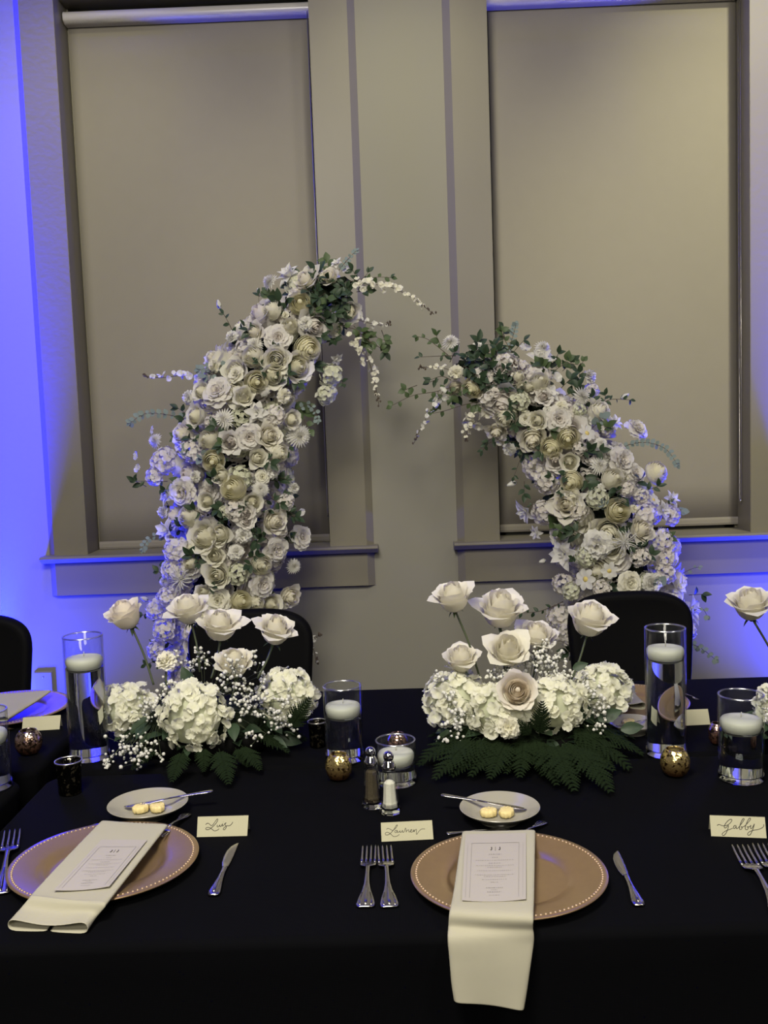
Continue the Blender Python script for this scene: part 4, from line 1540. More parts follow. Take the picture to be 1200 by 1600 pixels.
cR = T(826, 1172)
cR.z = TZ
YR = cR.y
rootCR = thing('flower_centrepiece', 'right table centrepiece with six white roses, a peach rose in front and wide fern fronds', 'centrepiece', cR, 'low rose and hydrangea centrepieces')
dish(rootCR, cR, .165, .095, .05)
for a in ((713, 1094, 52, 48, YR + .0), (782, 1110, 52, 46, YR - .07), (868, 1102, 52, 46, YR - .06), (938, 1080, 48, 42, YR + .02)):
    table_hydrangea(rootCR, *a, RC_, 90)
link('carnation', KINDS['carnation/cream'][1], rootCR, aim(W(794, 1136, YR - .14), (-.05, -.9, .2), px_size(52, YR) * .5))
table_rose(rootCR, 'oi', 708, 935, 50, YR + .02, -.12, (750, 1060), RC_)
table_rose(rootCR, 'oi', 782, 954, 62, YR + .06, .03, (788, 1050), RC_)
table_rose(rootCR, 'oi', 838, 999, 54, YR + .07, .05, (830, 1070), RC_)
table_rose(rootCR, 'oi', 794, 1018, 54, YR, .0, (802, 1075), RC_, .25)
table_rose(rootCR, 'oi', 721, 1031, 46, YR + .0, -.05, (731, 1080), RC_)
table_rose(rootCR, 'oi', 922, 970, 58, YR + .03, .16, (886, 1078), RC_)
table_rose(rootCR, 'og', 808, 1080, 54, YR - .12, -.05, None, RC_, .75)
b0 = cR + Vector((0, 0, .10))
gypsophila(rootCR, b0, [(W(845, 1030, YR + .02), .040, 90), (W(780, 1050, YR - .02), .03, 50), (W(870, 1050, YR), .03, 40), (W(865, 1025, YR + .03), .03, 40)], RC_, .0036)
gypsophila(rootCR, b0 + Vector((-.1, 0, 0)), [(W(715, 1115, YR - .07), .032, 30), (W(720, 1140, YR - .1), .026, 16), (W(695, 1150, YR - .09), .022, 9), (W(690, 1095, YR - .06), .03, 24)], RC_, .0038)
gypsophila(rootCR, b0 + Vector((.1, 0, 0)), [(W(925, 1080, YR - .06), .034, 46), (W(945, 1110, YR - .07), .03, 28), (W(935, 1145, YR - .1), .028, 16), (W(890, 1065, YR - .03), .025, 20)], RC_, .0036)
fern_ring(rootCR, [(652, 1190, .15), (678, 1212, .13), (705, 1208, .12), (735, 1208, .12), (765, 1212, .11), (812, 1210, .11), (850, 1208, .11), (898, 1230, .13), (925, 1212, .11), (955, 1232, .13), (985, 1195, .15), (1006, 1172, .16), (960, 1200, .11), (870, 1222, .11), (790, 1205, .09)], cR, RC_)
link('fern_frond', FERN[1], rootCR, along(W(842, 1150, YR - .13), W(846, 1112, YR - .15), (0, -1, .3), .085))
link('fern_frond', FERN[0], rootCR, along(W(830, 1150, YR - .13), W(812, 1128, YR - .15), (0, -1, .3), .055))
for (x0, y0, x1, y1, s) in ((895, 1045, 920, 1035, .035), (935, 1125, 965, 1112, .055), (970, 1140, 1000, 1135, .05), (905, 1100, 925, 1125, .055), (700, 1140, 690, 1180, .06), (740, 1150, 750, 1185, .06), (915, 1150, 950, 1170, .06)):
    a, b = W(x0, y0, YR - .05), W(x1, y1, YR - .06)
    a.z, b.z = max(a.z, TZ + .03), max(b.z, TZ + .022)
    link('leaf', LEAF['d'], rootCR, along(a, b, (0, -1, .5), s))

cX = T(1300, 1165)
cX.z = TZ
YX = cX.y
rootCX = thing('flower_centrepiece', 'rightmost centrepiece cut by the frame, one white rose leaning left over the uplit wall', 'centrepiece', cX, 'low rose and hydrangea centrepieces')
dish(rootCX, cX, .165, .095, .05)
for a in ((1222, 1105, 42, 44, YX), (1300, 1110, 52, 48, YX - .06), (1385, 1090, 48, 44, YX)):
    table_hydrangea(rootCX, *a, RC_, 75)
table_rose(rootCX, 'oi', 1173, 946, 54, YX + .02, -.16, (1225, 1060), RC_)
table_rose(rootCX, 'oi', 1290, 960, 54, YX + .02, .1, (1290, 1060), RC_)
gypsophila(rootCX, cX + Vector((-.08, 0, .1)), [(W(1205, 1085, YX - .04), .034, 40), (W(1225, 1150, YX - .08), .03, 24)], RC_)
fern_ring(rootCX, [(1215, 1195, .12), (1290, 1205, .12)], cX, RC_, 6)


# ------------------------------------------------------------------ glass vases with floating candles


def vase(base_px, rim_py, width_px, candle_py, label):
    B = T(*base_px)
    Y = B.y
    R = px_size(width_px, (B - CAM).dot(FWD)) * .5
    H = W(base_px[0], rim_py, Y).z - TZ
    zc = W(base_px[0], candle_py, Y).z - TZ
    r = thing('candle_vase', label, 'vase', (B.x, B.y, TZ), 'glass cylinder vases with floating candles')
    mw = WM[r.name]
    t, bt = .0028, .014
    mb = MB()
    mb.lathe([(R, bt), (R, H - .002), (R - t * .5, H), (R - t, H - .002), (R - t, bt)], 64, caps=False)
    link('glass', sharp(mb.mesh('glass', MT['thin_glass']), 60), r, mw)
    mb = MB()
    rc, rt_ = R - t * .5, .0019
    mb.lathe([(rc + rt_ * math.cos(a), H + rt_ * math.sin(a)) for a in [2 * PI * i / 10 for i in range(11)]], 64, caps=False)
    link('rim', mb.mesh('rim', MT['glass_edge']), r, mw)
    mb = MB()
    mb.lathe([(0, .0008), (R - .006, .0008), (R - .0015, .002), (R, .005), (R, bt), (R - t, bt), (R - t - .003, bt - .001), (R * .5, bt - .003), (0, bt - .0035)], 64)
    link('thick_base', sharp(mb.mesh('thick_base', MT['glass'], weld=True), 60), r, mw)
    q = R - t - .0002
    zw = zc - .021
    mb = MB()
    mb.lathe([(0, bt + .0002), (q, bt + .0006), (q, zw + .0015), (q - .002, zw), (0, zw)], 64)
    link('water', sharp(mb.mesh('water', MT['water'], weld=True), 60), r, mw)
    k = R * .92
    mb = MB()
    mb.lathe([(0, zc - .028), (k * .6, zc - .027), (k * .90, zc - .020), (k, zc - .008), (k, zc - .001), (k * .92, zc + .004), (k * .5, zc + .007), (0, zc + .006)], 48)
    c = link('candle', mb.mesh('candle', MT['wax']), r, mw)
    mb = MB()
    mb.tube([(0, 0, zc + .005), (.0005, 0, zc + .012), (.001, 0, zc + .017)], .001, 6)
    link('wick', mb.mesh('wick', MT['wick']), c, mw)


vase((141, 1184), 993, 61, 1029, 'tall glass cylinder vase with floating candle left of the left centrepiece')
vase((1041, 1178), 981, 62, 1014, 'tall glass cylinder vase with floating candle right of the right centrepiece, before the chair')
vase((539, 1186), 1071, 60, 1103, 'medium glass cylinder vase with floating candle between the two centrepieces')
vase((620, 1223), 1156, 62, 1177, 'shortest glass cylinder vase with floating candle, behind the salt and pepper shakers')
vase((1158, 1217), 1085, 69, 1125, 'medium glass cylinder vase with floating candle near the right frame edge')
vase((-14, 1231), 1110, 64, 1145, 'glass cylinder vase with floating candle cut by the left frame edge')


# ------------------------------------------------------------------ mercury glass votives


def votive(px, py, wpx, hpx, style, label):
    B = T(px, py)
    Y = (B - CAM).dot(FWD)
    R = px_size(wpx, Y) * .5
    H = px_size(hpx, Y) * (1.0 if style == 'dark_votive' else .92)
    r = thing('votive_holder', label, 'candle holder', (B.x, B.y, TZ), 'mercury glass votive holders')
    mw = WM[r.name]
    mb = MB()
    if style == 'dark_votive':
        prof = [(0, 0), (R * .80, 0), (R * .84, .003), (R * .86, H * .5), (R * .93, H * .93), (R, H), (R * .96, H), (R * .82, H * .9), (R * .78, .012), (0, .010)]
    else:
        prof = [(0, 0), (R * .52, 0), (R * .58, .004)]
        for k in range(9):
            a = -.95 + 1.85 * k / 8
            prof.append((R * math.cos(a), H * .5 + H * .5 * math.sin(a) / math.sin(1.0)))
        rt, zt = prof[-1]
        prof += [(rt * .97, zt + .0015), (rt * .92, zt)]
        for k in range(6):
            a = .85 - 1.6 * k / 5
            prof.append((R * .92 * math.cos(a), H * .5 + H * .46 * math.sin(a)))
        prof.append((0, H * .12))
    mb.lathe(prof, 40)
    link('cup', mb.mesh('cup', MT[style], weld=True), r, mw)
    mb = MB()
    k = R * .55
    mb.lathe([(0, H * .13), (k, H * .13), (k, H * .42), (k * .9, H * .45), (0, H * .44)], 24)
    link('tealight', mb.mesh('tealight', MT['wax']), r, mw)
    if style == 'dark_votive':
        mb = MB()
        mb.lathe([(R * .95, H - .002), (R * 1.01, H - .001), (R * 1.01, H + .001), (R * .95, H + .0015), (R * .95, H - .002)], 40, caps=False)
        link('rim', mb.mesh('rim', MT['rim_silver']), r, mw)


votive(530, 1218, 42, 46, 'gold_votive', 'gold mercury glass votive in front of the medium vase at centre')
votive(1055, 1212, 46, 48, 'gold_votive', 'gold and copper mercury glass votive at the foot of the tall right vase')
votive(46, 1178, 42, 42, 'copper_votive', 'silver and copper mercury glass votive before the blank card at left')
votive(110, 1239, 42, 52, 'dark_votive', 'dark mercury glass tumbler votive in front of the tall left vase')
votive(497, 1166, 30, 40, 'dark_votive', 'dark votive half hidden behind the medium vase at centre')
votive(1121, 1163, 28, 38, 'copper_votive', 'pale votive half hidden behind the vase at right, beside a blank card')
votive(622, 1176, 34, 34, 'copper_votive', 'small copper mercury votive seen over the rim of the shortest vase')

# ------------------------------------------------------------------ salt and pepper


def shaker(px, py, hpx, fill, label):
    B = T(px, py)
    Y = (B - CAM).dot(FWD)
    H = px_size(hpx, Y) * 1.04
    r = thing('shaker', label, 'shaker', (B.x, B.y, TZ), 'glass salt and pepper shakers')
    mw = WM[r.name] @ Matrix.Rotation(.2, 4, 'Z')
    gh = H * .74

    def facet(prof, n=8):
        mb = MB()
        mb.lathe(prof, n, caps=prof[0][0] == 0)
        return mb
    k = H / .115
    mb = facet([(.0163 * k, .0192 * k), (.0118 * k, gh)])
    link('glass_body', mb.mesh('glass_body', MT['facet_glass'], smooth=False), r, mw)
    mb = facet([(0, .0002), (.0190 * k, .0002), (.0206 * k, .004 * k), (.0183 * k, .012 * k), (.0162 * k, .019 * k), (.0150 * k, .019 * k), (.0158 * k, .0115 * k), (.0150 * k, .008 * k), (0, .0065 * k)])
    link('glass_foot', mb.mesh('glass_foot', MT['glass'], smooth=False), r, mw)
    lv = gh * (.66 if fill == 'salt' else .80)
    mb = facet([(0, .0085 * k), (.0148 * k, .0115 * k), (.0126 * k, .022 * k), (.0104 * k, lv), (.006 * k, lv + .004 * k), (0, lv + .006 * k)])
    link(fill, mb.mesh(fill, MT[fill], smooth=False), r, mw)
    mb = MB()
    mb.lathe([(.0118 * k, gh - .004 * k), (.0128 * k, gh - .002 * k), (.0128 * k, gh + .004 * k), (.0105 * k, gh + .006 * k), (.0105 * k, gh + .009 * k), (.0085 * k, gh + .011 * k), (.0085 * k, gh + .012 * k)] +
             [(.0098 * k * math.cos(a), gh + .020 * k + .0105 * k * math.sin(a)) for a in [-.8 + 2.37 * i / 8 for i in range(9)]], 24)
    c = link('cap', mb.mesh('cap', MT['chrome']), r, mw)
    mb = MB()
    for i in range(5):
        a = 2 * PI * i / 5
        mb.lathe([(.0008, .0), (.0008, .0006), (0, .0006)], 6, centre=(.004 * k * math.cos(a), .004 * k * math.sin(a), gh + .0285 * k), caps=False)
    link('hole', mb.mesh('hole', MT['sash']), c, mw)


shaker(582, 1260, 92, 'pepper', 'pepper shaker with chrome cap, behind and left of the salt')
shaker(610, 1269, 94, 'salt', 'salt shaker with chrome cap, in front of the pepper')

# ------------------------------------------------------------------ chargers and bread plates


def charger(px, py, wpx, label, R=None):
    C = T(px, py, TZ + .0185)
    Y = (C - CAM).dot(FWD)
    R = R or px_size(wpx, Y) * .5
    r = thing('charger_plate', label, 'plate', (C.x, C.y, TZ), 'rose gold charger plates')
    mw = WM[r.name]
    k = R / .165
    mb = MB()
    prof = [(0, 0), (.085, 0), (.100, .002), (.150, .014), (.1645, .0165), (.165, .018), (.1635, .0195), (.158, .0195), (.152, .0190), (.120, .0135), (.107, .0115), (.101, .0075), (.097, .0055), (.092, .0050), (0, .0050)]
    mb.lathe([(a * k, b) for a, b in prof], 96)
    link('dish', sharp(mb.mesh('dish', MT['gold'], weld=True), 50), r, mw)
    mb = MB()
    n = 120
    for i in range(n):
        a = 2 * PI * i / n
        mb.lathe([(.0024, .0), (.0019, .0012), (0, .0018)], 6, centre=(.1555 * k * math.cos(a), .1555 * k * math.sin(a), .0192), caps=False)
    link('beading', mb.mesh('beading', MT['bead']), r, mw)


charger(794.3, 1361, 311, 'rose gold beaded charger under the napkin that hangs over the table edge', .1597)
charger(163.4, 1341.5, 305, 'rose gold beaded charger at front left under the slanted napkin', .1611)
charger(976, 1094, 196, 'rose gold charger on the far side between the right centrepiece and the tall right vase')
charger(10, 1105, 196, 'charger on the far left table, glowing blue from the wall')


def bread_plate(px, py, wpx, label):
    C = T(px, py, TZ + .026)
    Y = (C - CAM).dot(FWD)
    R = px_size(wpx, Y) * .5
    r = thing('bread_plate', label, 'plate', (C.x, C.y, TZ), 'cream bread plates')
    mb = MB()
    k = R / .079
    prof = [(0, .002), (.036, .002), (.037, 0), (.041, 0), (.043, .004), (.064, .0155), (.0782, .0252), (.079, .0264), (.0780, .0274), (.0762, .0266), (.060, .0165), (.050, .0090), (.040, .0056), (0, .0050)]
    mb.lathe([(a * k, b) for a, b in prof], 64)
    link('dish', sharp(mb.mesh('dish', MT['china'], weld=True), 50), r, WM[r.name])
    return C, R


bread_plate(780.7, 1260, 125.5, 'cream bread plate with two butter pats above the hanging napkin setting')
bread_plate(231, 1254, 124.5, 'cream bread plate with two butter pats at left above the slanted napkin')
bread_plate(988, 1128, 80, 'cream bread plate on the far side beside the tall right vase')


def butter(px, py, wpx, label, rz):
    P = T(px, py, TZ + .010)
    Y = (P - CAM).dot(FWD)
    s = px_size(wpx, Y) * .5
    r = thing('butter_pat', label, 'butter', (P.x, P.y, TZ + .0075), 'ridged butter pats', rz)
    mb = MB()
    n = 36
    rows = []
    for z, k in ((0, .86), (.002, .97), (.008, 1.0), (.0115, .93), (.0128, .78), (.0118, .5), (.0132, .28)):
        rows.append([(s * k * (1 + .05 * math.cos(9 * 2 * PI * i / n)) * math.cos(2 * PI * i / n), s * .82 * k * (1 + .05 * math.cos(9 * 2 * PI * i / n)) * math.sin(2 * PI * i / n), z + .0008 * math.sin(i * 2.1 + z * 900)) for i in range(n)])
    mb.grid(rows, closed=True)
    mb.f += [tuple(range(n))[::-1], tuple(range(len(mb.v) - n, len(mb.v)))]
    mb.mi += [0, 0]
    link('butter', mb.mesh('butter', MT['butter']), r, WM[r.name])


butter(763.5, 1272, 27, 'left butter pat on the bread plate above the hanging napkin', .2)
butter(791.5, 1272, 28, 'right butter pat on the bread plate above the hanging napkin', 1.1)
butter(220, 1266, 26, 'left butter pat on the bread plate above the slanted napkin', .5)
butter(246, 1264, 28, 'right butter pat on the bread plate above the slanted napkin', 1.9)
butter(982, 1131, 20, 'butter pat on the far side bread plate beside the tall vase', .4)

# ------------------------------------------------------------------ cutlery (local: handle end at x=0, tip at x=1, scaled by length)


def loft(mb, st, n=10, m=0):
    """st: list of (x, half width, half thickness, z, dy)"""
    P = []
    for x, wd, th, z, *dy in st:
        o = dy[0] if dy else 0
        P.append([(x, o + wd * math.cos(2 * PI * k / n), z + th * math.sin(2 * PI * k / n) * (1 if math.sin(2 * PI * k / n) > 0 else .6)) for k in range(n)])
    mb.grid(P, closed=True, m=m)
    mb.f += [tuple(range(len(mb.v) - n * len(st), len(mb.v) - n * (len(st) - 1)))[::-1], tuple(range(len(mb.v) - n, len(mb.v)))]
    mb.mi += [m, m]


def mk_fork():
    h = MB()
    loft(h, [(0, .050, .008, .012), (.012, .066, .010, .012), (.05, .072, .012, .012), (.14, .060, .012, .013), (.24, .036, .012, .018), (.34, .022, .012, .026), (.48, .016, .012, .040), (.58, .017, .011, .042), (.625, .022, .010, .038)], 12)
    # moulded ridges on the handle end
    loft(h, [(.02, .012, .006, .022), (.10, .012, .008, .024), (.22, .008, .007, .030), (.34, .005, .005, .038)], 6)
    loft(h, [(.02, .006, .004, .019, .04), (.09, .006, .005, .021, .045), (.20, .005, .004, .026, .03)], 6)
    loft(h, [(.02, .006, .004, .019, -.04), (.09, .006, .005, .021, -.045), (.20, .005, .004, .026, -.03)], 6)
    b = MB()
    loft(b, [(.60, .018, .010, .040), (.625, .040, .009, .034), (.65, .060, .008, .026), (.69, .066, .007, .018), (.735, .066, .006, .013)], 14)
    t = MB()
    loft(t, [(.73, .0115, .006, .013), (.80, .0095, .006, .011), (.90, .0085, .005, .016), (.975, .007, .0045, .028), (1.0, .003, .003, .033)], 8)
    return h.mesh('handle', MT['steel']), b.mesh('fork_head', MT['steel']), t.mesh('tine', MT['steel'])


def mk_knife():
    h = MB()
    loft(h, [(0, .030, .010, .014), (.015, .046, .014, .015), (.06, .052, .017, .018), (.16, .042, .017, .018), (.28, .028, .016, .017), (.40, .022, .015, .016), (.49, .023, .014, .015), (.505, .025, .014, .015)], 12)
    loft(h, [(.03, .010, .006, .033), (.12, .010, .006, .035), (.26, .006, .005, .033), (.38, .004, .004, .031)], 6)
    b = MB()
    loft(b, [(.505, .024, .011, .014), (.53, .029, .006, .012, .003), (.60, .038, .005, .011, .008), (.72, .044, .0045, .010, .010), (.84, .042, .004, .010, .008), (.93, .030, .0035, .010, -.002), (.985, .012, .003, .010, -.018), (1.0, .003, .002, .010, -.026)], 12)
    return h.mesh('handle', MT['steel']), b.mesh('blade', MT['steel'])


def mk_spreader():
    h = MB()
    loft(h, [(0, .022, .008, .012), (.02, .034, .010, .012), (.08, .036, .011, .013), (.2, .026, .011, .014), (.35, .018, .010, .014), (.5, .016, .009, .014)], 10)
    b = MB()
    loft(b, [(.5, .016, .009, .014), (.56, .020, .006, .013, .002), (.7, .030, .004, .012, .006), (.88, .034, .004, .012, .006), (.96, .026, .0035, .012, .002), (1.0, .008, .003, .012, -.004)], 10)
    return h.mesh('handle', MT['steel']), b.mesh('blade', MT['steel'])


def mk_spoon():
    h = MB()
    loft(h, [(0, .050, .008, .012), (.012, .062, .010, .012), (.05, .066, .011, .012), (.16, .050, .011, .014), (.28, .026, .011, .022), (.45, .016, .011, .036), (.62, .017, .010, .036), (.68, .024, .010, .028)], 12)
    b = MB()
    rows = []
    for r_, z in ((1.0, .030), (.96, .031), (.86, .018), (.6, .006), (.2, .001)):
        rows.append([(.835 + .165 * r_ * math.cos(a), .105 * r_ * math.sin(a), z) for a in [2 * PI * k / 24 for k in range(24)]])
    b.grid(rows, closed=True)
    rows2 = [[(p[0], p[1], p[2] - .006) for p in r] for r in rows]
    b.grid(rows2, closed=True)
    return h.mesh('handle', MT['steel']), b.mesh('bowl', MT['steel'])


FORK, KNIFE, SPREAD, SPOON = mk_fork(), mk_knife(), mk_spreader(), mk_spoon()


def cutlery(name, parts, a, b, label, cat, group, za=TZ + .0005, zb=TZ + .0005, length=None, widen=1.0):
    A, Bp = (T(a[0], a[1], za), T(b[0], b[1], zb))
    mw = along(A, Bp, (0, 0, 1), length or (Bp - A).length)
    mw = mw @ Matrix.Diagonal((1, widen, 1, 1))
    r = link(name, None, None, tr(A))
    tag(r, label, cat, group)
    link(parts[0].name.split('.')[0], parts[0], r, mw)
    link(parts[1].name.split('.')[0], parts[1], r, mw)
    if len(parts) > 2:
        for k in range(4):
            link('tine', parts[2], r, mw @ tr((0, -.0525 + .035 * k, 0)))


GF = 'steel dinner forks'
cutlery('fork', FORK, (571, 1420), (577, 1327), 'left fork of the pair under the Lauren place card', 'fork', GF)
cutlery('fork', FORK, (609, 1420), (601, 1327), 'right fork of the pair under the Lauren place card', 'fork', GF)
cutlery('fork', FORK, (1226, 1440), (1156, 1327), 'slanted fork below the Gabby place card, left of its pair', 'fork', GF)
cutlery('fork', FORK, (1257, 1436), (1188, 1325), 'slanted fork below the Gabby place card, cut by the right frame edge', 'fork', GF)
cutlery('fork', FORK, (0, 1400), (20, 1303), 'fork cut by the left frame edge beside the front left charger', 'fork', GF)
cutlery('fork', FORK, (1070, 1084), (1091, 1094), 'small fork on the far side right of the tall vase', 'fork', 'far side cutlery')
cutlery('knife', KNIFE, (333, 1402), (368, 1319), 'dinner knife below the Luis place card', 'knife', 'steel dinner knives')
cutlery('knife', KNIFE, (999, 1418), (961, 1331), 'dinner knife right of the charger with the hanging napkin', 'knife', 'steel dinner knives')
GS = 'butter knives on the bread plates'
cutlery('butter_knife', SPREAD, (689, 1243), (823, 1266), 'butter knife across the bread plate above the hanging napkin', 'knife', GS, TZ + .032, TZ + .013, widen=1.25)
cutlery('butter_knife', SPREAD, (333, 1237), (194, 1262), 'butter knife across the left bread plate', 'knife', GS, TZ + .032, TZ + .013, widen=1.25)
cutlery('butter_knife', SPREAD, (1030, 1122), (962, 1134), 'butter knife on the far side bread plate', 'knife', GS, TZ + .024, TZ + .012)
GD = 'dessert cutlery above the chargers'
cutlery('dessert_spoon', SPOON, (698, 1303), (797, 1298), 'dessert cutlery lying behind the hanging napkin, handle to the left', 'spoon', GD, widen=.8)
cutlery('dessert_fork', FORK, (849, 1285), (800, 1318), 'dessert fork handle poking out behind the hanging napkin', 'fork', GD, TZ + .001, TZ + .0205)
cutlery('dessert_spoon', SPOON, (262, 1303), (141, 1294), 'spoon with its bowl poking out left of the slanted napkin', 'spoon', GD)
cutlery('dessert_fork', FORK, (292, 1273), (246, 1312), 'dessert fork handle poking out right of the slanted napkin', 'fork', GD, TZ + .001, TZ + .0205)
cutlery('dessert_spoon', SPOON, (-30, 1140), (22, 1141), 'spoon tip beside the leftmost vase on the far left table', 'spoon', 'far side cutlery')

# ------------------------------------------------------------------ napkins


def napkin(rows, label):
    """rows: (left point, right point, outward normal, thickness) from the back to the front end"""
    mb = MB()
    Lp = catmull([r[0] for r in rows], 5)
    Rp = catmull([r[1] for r in rows], 5)
    N = len(Lp) - 1
    P = []
    sect = [(.492, .08), (.25, .02), (.07, 0.0), (.012, .15), (-.004, .5), (.012, .86), (.06, 1.0), (.15, .92), (.3, .70), (.5, .52), (.7, .66), (.85, .9), (.94, 1.0), (.988, .86), (1.004, .5), (.988, .15), (.93, 0.0), (.75, .02), (.508, .06)]
    for i in range(N + 1):
        s = i / N
        q = min(int(s * (len(rows) - 1)), len(rows) - 2)
        f = s * (len(rows) - 1) - q
        n = rows[q][2].lerp(rows[q + 1][2], f).normalized()
        th = rows[q][3] * (1 - f) + rows[q + 1][3] * f
        a, b = Lp[i], Rp[i]
        P.append([tuple(a.lerp(b, u) + n * (th * (h if u < .02 or u > .98 or h < .2 else (h * (.35 + .65 * s ** 3) + .65 * (1 - s ** 3) * .85)))) for u, h in sect])
    mb.grid(P)
    o = link('napkin', mb.mesh('napkin', MT['napkin']), None)
    tag(o, label, 'napkin', 'folded cream napkins')
    m = o.modifiers.new('cloth', 'SOLIDIFY')
    m.thickness = .0012
    m2 = o.modifiers.new('round', 'SUBSURF')
    m2.levels = m2.render_levels = 1
    return o


UP, OUT = Vector((0, 0, 1)), Vector((0, -1, 0))
HY = Y0 - .004
H2 = (UP + OUT).normalized()
ctop = TZ + .0236


def row(l, r, z, n, th):
    return (T(l[0], l[1], z), T(r[0], r[1], z), n, th)


def hrow(l, r, Y, th):
    return (W(l[0], l[1], Y), W(r[0], r[1], Y), OUT, th)


napkin([row((723, 1303), (836, 1301), ctop, UP, .006), row((716, 1350), (835, 1350), ctop, UP, .006), row((709, 1399), (834, 1402), ctop, UP, .006), row((703, 1428), (833, 1436), ctop + .0012, UP, .006),
        row((701, 1452), (833, 1457), TZ + .0035, (UP + OUT * .4).normalized(), .006), hrow((700, 1466), (833, 1470), HY, .006), hrow((703, 1500), (828, 1505), HY - .004, .007), hrow((706, 1535), (822, 1545), HY - .006, .009), hrow((710, 1560), (817, 1573), HY - .007, .011)],
       'folded cream napkin with menu card, hanging over the front table edge')
napkin([row((159, 1286), (262, 1292), ctop, UP, .006), row((106, 1341), (217, 1350), ctop, UP, .006), row((53, 1399), (171, 1410), ctop, UP, .007), row((46, 1409), (165, 1419), ctop, UP, .008), row((30, 1431), (150, 1438), TZ + .007, UP, .012), row((13, 1454), (137, 1459), TZ + .001, UP, .017)],
       'folded cream napkin with menu card, slanted across the front left charger')
YFL = T(10, 1105).y
napkin([row((-30, 1090), (80, 1082), ctop + .006, UP, .008), row((-40, 1105), (55, 1100), ctop + .004, UP, .010), row((-55, 1128), (12, 1127), ctop, UP, .012)], 'folded napkin on the blue lit charger of the far left table')
napkin([row((948, 1070), (980, 1070), ctop, UP, .010), row((950, 1088), (992, 1090), ctop, UP, .014), row((958, 1106), (1009, 1109), ctop - .003, UP, .018)], 'folded napkin on the far side charger left of the tall right vase')

# ------------------------------------------------------------------ menu cards and place cards


def quad_card(name, c, th, mat_, lift=0.0, parent=None, nseg=8, bow=0.0):
    """thin card between corner points TL, TR, BR, BL"""
    tl, tr_, br, bl = c
    n = (tr_ - tl).cross(bl - tl).normalized()
    if n.z < 0:
        n = -n
    mb = MB()
    for s in (0, 1):
        P = []
        for j in range(nseg + 1):
            v = j / nseg
            P.append([tuple(tl.lerp(bl, v).lerp(tr_.lerp(br, v), i / 6) + n * (th * s + bow * (2 * i / 6 - 1) ** 2 * v)) for i in range(7)])
        mb.grid(P)
    k = 7 * (nseg + 1)
    edge = [i for i in range(7)] + [7 * j + 6 for j in range(1, nseg + 1)] + [7 * nseg + i for i in range(5, -1, -1)] + [7 * j for j in range(nseg - 1, 0, -1)]
    for i in range(len(edge)):
        a, b = edge[i], edge[(i + 1) % len(edge)]
        mb.f.append((a, b, b + k, a + k))
        mb.mi.append(0)
    return mb, n


def menu(c, label, z):
    pts = [T(x, y, z) for x, y in c]
    mb, n = quad_card('menu_card', pts, .0006, 'menu', bow=.003)
    o = link('menu_card', sharp(mb.mesh('menu_card', MT['menu'])), None)
    tag(o, label, 'menu', 'printed menu cards')
    tl, tr_, br, bl = pts

    def at(u, v, h=.0011):
        return tl.lerp(bl, v).lerp(tr_.lerp(br, v), u) + n * (h + .003 * (2 * u - 1) ** 2 * v)

    def bar(mb, u0, v0, u1, v1):
        k = 6
        mb.grid([[tuple(at(u0 + (u1 - u0) * i / k, v)) for i in range(k + 1)] for v in (v0, v1)])
    # thin double frame
    mb = MB()
    for u in (.115, .885):
        mb.grid([[tuple(at(u - .003, v)), tuple(at(u + .003, v))] for v in [.16 + .80 * j / 8 for j in range(9)]])
    for u in (.05, .95):
        mb.grid([[tuple(at(u - .0015, v)), tuple(at(u + .0015, v))] for v in [.16 + .80 * j / 8 for j in range(9)]])
    bar(mb, .115, .158, .885, .162)
    link('frame_line', mb.mesh('frame_line', MT['inkfaint'], smooth=False), o)
    # printed lines, too fine to read in the photograph
    R = random.Random(3)
    mb = MB()
    for v, w_, hgt in ((.335, .20, .012), (.385, .10, .007), (.430, .62, .005), (.472, .20, .008), (.51, .60, .005), (.535, .24, .005), (.585, .56, .005), (.645, .62, .005), (.668, .34, .005), (.71, .40, .005), (.745, .12, .008), (.82, .26, .010), (.85, .10, .005), (.875, .22, .010), (.92, .16, .005)):
        u = .5 - w_ / 2
        while u < .5 + w_ / 2:
            l = R.uniform(.010, .03)
            bar(mb, u, v, min(u + l, .5 + w_ / 2), v + hgt)
            u += l + R.uniform(.010, .018)
    link('printed_text', mb.mesh('printed_text', MT['inkfaint'], smooth=False), o)
    # monogram: J | J
    mb = MB()
    for u in (.43, .565):
        J = [(u, .235), (u + .018, .235), (u + .012, .235), (u + .012, .265), (u + .004, .275), (u - .008, .27)]
        mb.tube([at(a, b, .0012) for a, b in J], .0006, 4)
    mb.tube([at(.502, .225, .0012), at(.502, .285, .0012)], .00025, 4)
    link('monogram', mb.mesh('monogram', MT['ink'], smooth=False), o)


menu([(731, 1313), (818, 1311), (822, 1409), (723, 1411)][:0] or [(727, 1304), (822, 1302), (822, 1408), (722, 1410)], 'menu card on the napkin that hangs over the table edge', ctop + .0075)
menu([(159, 1312), (230, 1313), (171, 1388), (84, 1394)], 'menu card on the slanted napkin at front left', ctop + .0085)

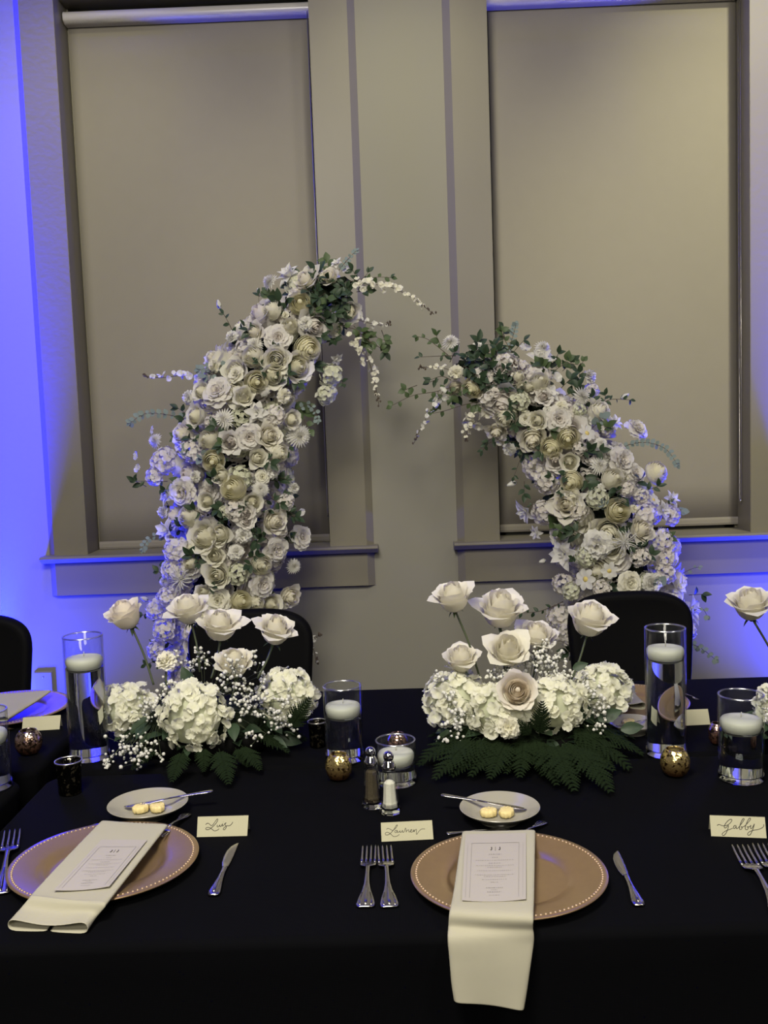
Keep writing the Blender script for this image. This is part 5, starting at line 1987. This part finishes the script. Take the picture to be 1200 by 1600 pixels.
LUIS = [[(315, 285), (330, 270), (350, 262), (375, 275), (400, 300), (430, 285), (465, 235), (495, 197), (505, 207), (490, 245), (455, 290), (415, 325), (370, 358), (328, 362), (315, 345), (335, 330), (375, 330), (410, 352), (450, 380), (495, 372), (525, 348)],
        [(500, 288), (495, 315), (515, 318), (538, 288), (538, 312), (556, 312), (580, 270), (576, 302), (592, 302), (620, 262), (640, 258)], [(625, 262), (622, 290), (640, 318), (612, 362), (592, 358), (600, 335), (645, 303), (690, 300), (725, 270), (738, 242)], [(590, 238), (592, 241)]]
LAUREN = [[(478, 272), (492, 258), (515, 264), (548, 280), (580, 262), (604, 228), (606, 218), (592, 224), (570, 262), (540, 300), (500, 332), (470, 334), (464, 316), (490, 302), (530, 326), (560, 352), (600, 348), (628, 328)],
          [(604, 284), (584, 282), (574, 300), (588, 308), (606, 284), (604, 306), (622, 300), (638, 284), (634, 304), (652, 300), (666, 280), (666, 302), (684, 296), (700, 254), (706, 276), (708, 302), (716, 284), (738, 276), (738, 300), (756, 294), (776, 276), (764, 272), (754, 296), (778, 300), (800, 272), (796, 300), (816, 272), (828, 274), (824, 316), (832, 326), (852, 296), (886, 266), (926, 264)]]
GABBY = [[(405, 398), (425, 384), (450, 386), (485, 400), (540, 400), (592, 376), (632, 330), (634, 305), (605, 304), (560, 340), (522, 396), (520, 432), (545, 432), (582, 396), (576, 440), (548, 510), (512, 552), (488, 548), (490, 520), (540, 482), (600, 460), (648, 440)],
         [(706, 402), (676, 400), (660, 432), (678, 446), (704, 412), (706, 444), (728, 440), (770, 390), (820, 320), (830, 296), (812, 292), (780, 345), (756, 420), (758, 456), (784, 456), (796, 430), (778, 418), (820, 416), (870, 372), (918, 316), (928, 290), (908, 286), (876, 340), (846, 420), (850, 458), (878, 460), (892, 430), (872, 418), (912, 416), (932, 394), (926, 436), (946, 442), (988, 372)],
         [(988, 372), (966, 446), (930, 526), (898, 550), (880, 534), (898, 502), (960, 474), (1050, 458), (1110, 430), (1132, 404), (1130, 380)]]


def place_card(c, label, strokes=None, sc=1.0, corners=None, ink='ink'):
    """c: pixel corners TL, TR, BR, BL of the front flap; tent-folded card"""
    bl, br = T(*c[3], TZ + .0008), T(*c[2], TZ + .0008)
    ax = (br - bl).normalized()
    back = Vector((-ax.y, ax.x, 0))
    up = (Vector((0, 0, 1)) * math.cos(.45) + back * math.sin(.45))
    n = ax.cross(up)
    tl, tr_ = plane_hit(*c[0], bl, n), plane_hit(*c[1], bl, n)
    r = link('place_card', None, None, tr((bl + br) / 2))
    tag(r, label, 'place card', 'tent folded place cards')
    h = (tl - bl).length
    th = .0005
    mb = MB()
    quad = lambda a, b, cc, d, nn: mb.add([a, b, cc, d, a - nn * th, b - nn * th, cc - nn * th, d - nn * th], [(0, 1, 2, 3), (7, 6, 5, 4), (0, 4, 5, 1), (1, 5, 6, 2), (2, 6, 7, 3), (3, 7, 4, 0)])
    quad(bl, br, tr_, tl, n)
    link('front_flap', mb.mesh('front_flap', MT['paper'], smooth=False), r)
    mb = MB()
    off = back * (2 * h * math.sin(.45))
    quad(tr_, tl, bl + off, br + off, back)
    link('back_flap', mb.mesh('back_flap', MT['paper'], smooth=False), r)
    if strokes:
        q0, q1, q2, q3 = [Vector((a, b, 0)) for a, b in corners]
        mb = MB()

        def uv(x, y):
            # invert the (nearly parallelogram) flap image
            ex, ey = q1 - q0, q3 - q0
            d = Vector((x, y, 0)) - q0
            det = ex.x * ey.y - ex.y * ey.x
            return (d.x * ey.y - d.y * ey.x) / det, (ex.x * d.y - ex.y * d.x) / det
        for s in strokes:
            P = []
            for x, y in s:
                u, v = uv(x, y)
                P.append(tl.lerp(tr_, u).lerp(bl.lerp(br, u), v) + n * .0002)
            P = catmull(P, 5)
            mb.tube(P, .00056 * sc, 5)
        link('lettering', mb.mesh('lettering', MT[ink]), r)


place_card([(309, 1276), (388.3, 1273.7), (386.2, 1306), (307.5, 1308)], 'cream place card lettered Luis above the left knife', LUIS, 1.0, [(192, 160), (983, 137), (962, 462), (175, 480)])
place_card([(595, 1285.3), (675, 1281.3), (677.3, 1311.3), (596.3, 1315.3)], 'cream place card lettered Lauren in front of the salt shaker', LAUREN, .75, [(412, 190), (1012, 160), (1030, 385), (422, 415)])
place_card([(1108.8, 1273.5), (1195, 1276.5), (1197.8, 1309.8), (1111.2, 1306.5)], 'cream place card lettered Gabby above the slanted forks at right', GABBY, 1.0, [(288, 235), (1150, 265), (1178, 598), (312, 565)])
place_card([(36, 1121), (95, 1117), (93, 1139.5), (34, 1143)], 'blank back of a cream place card on the far left table')
place_card([(1066, 1109), (1106, 1107.5), (1110, 1132), (1066, 1134)], 'blank back of a cream place card right of the tall right vase')
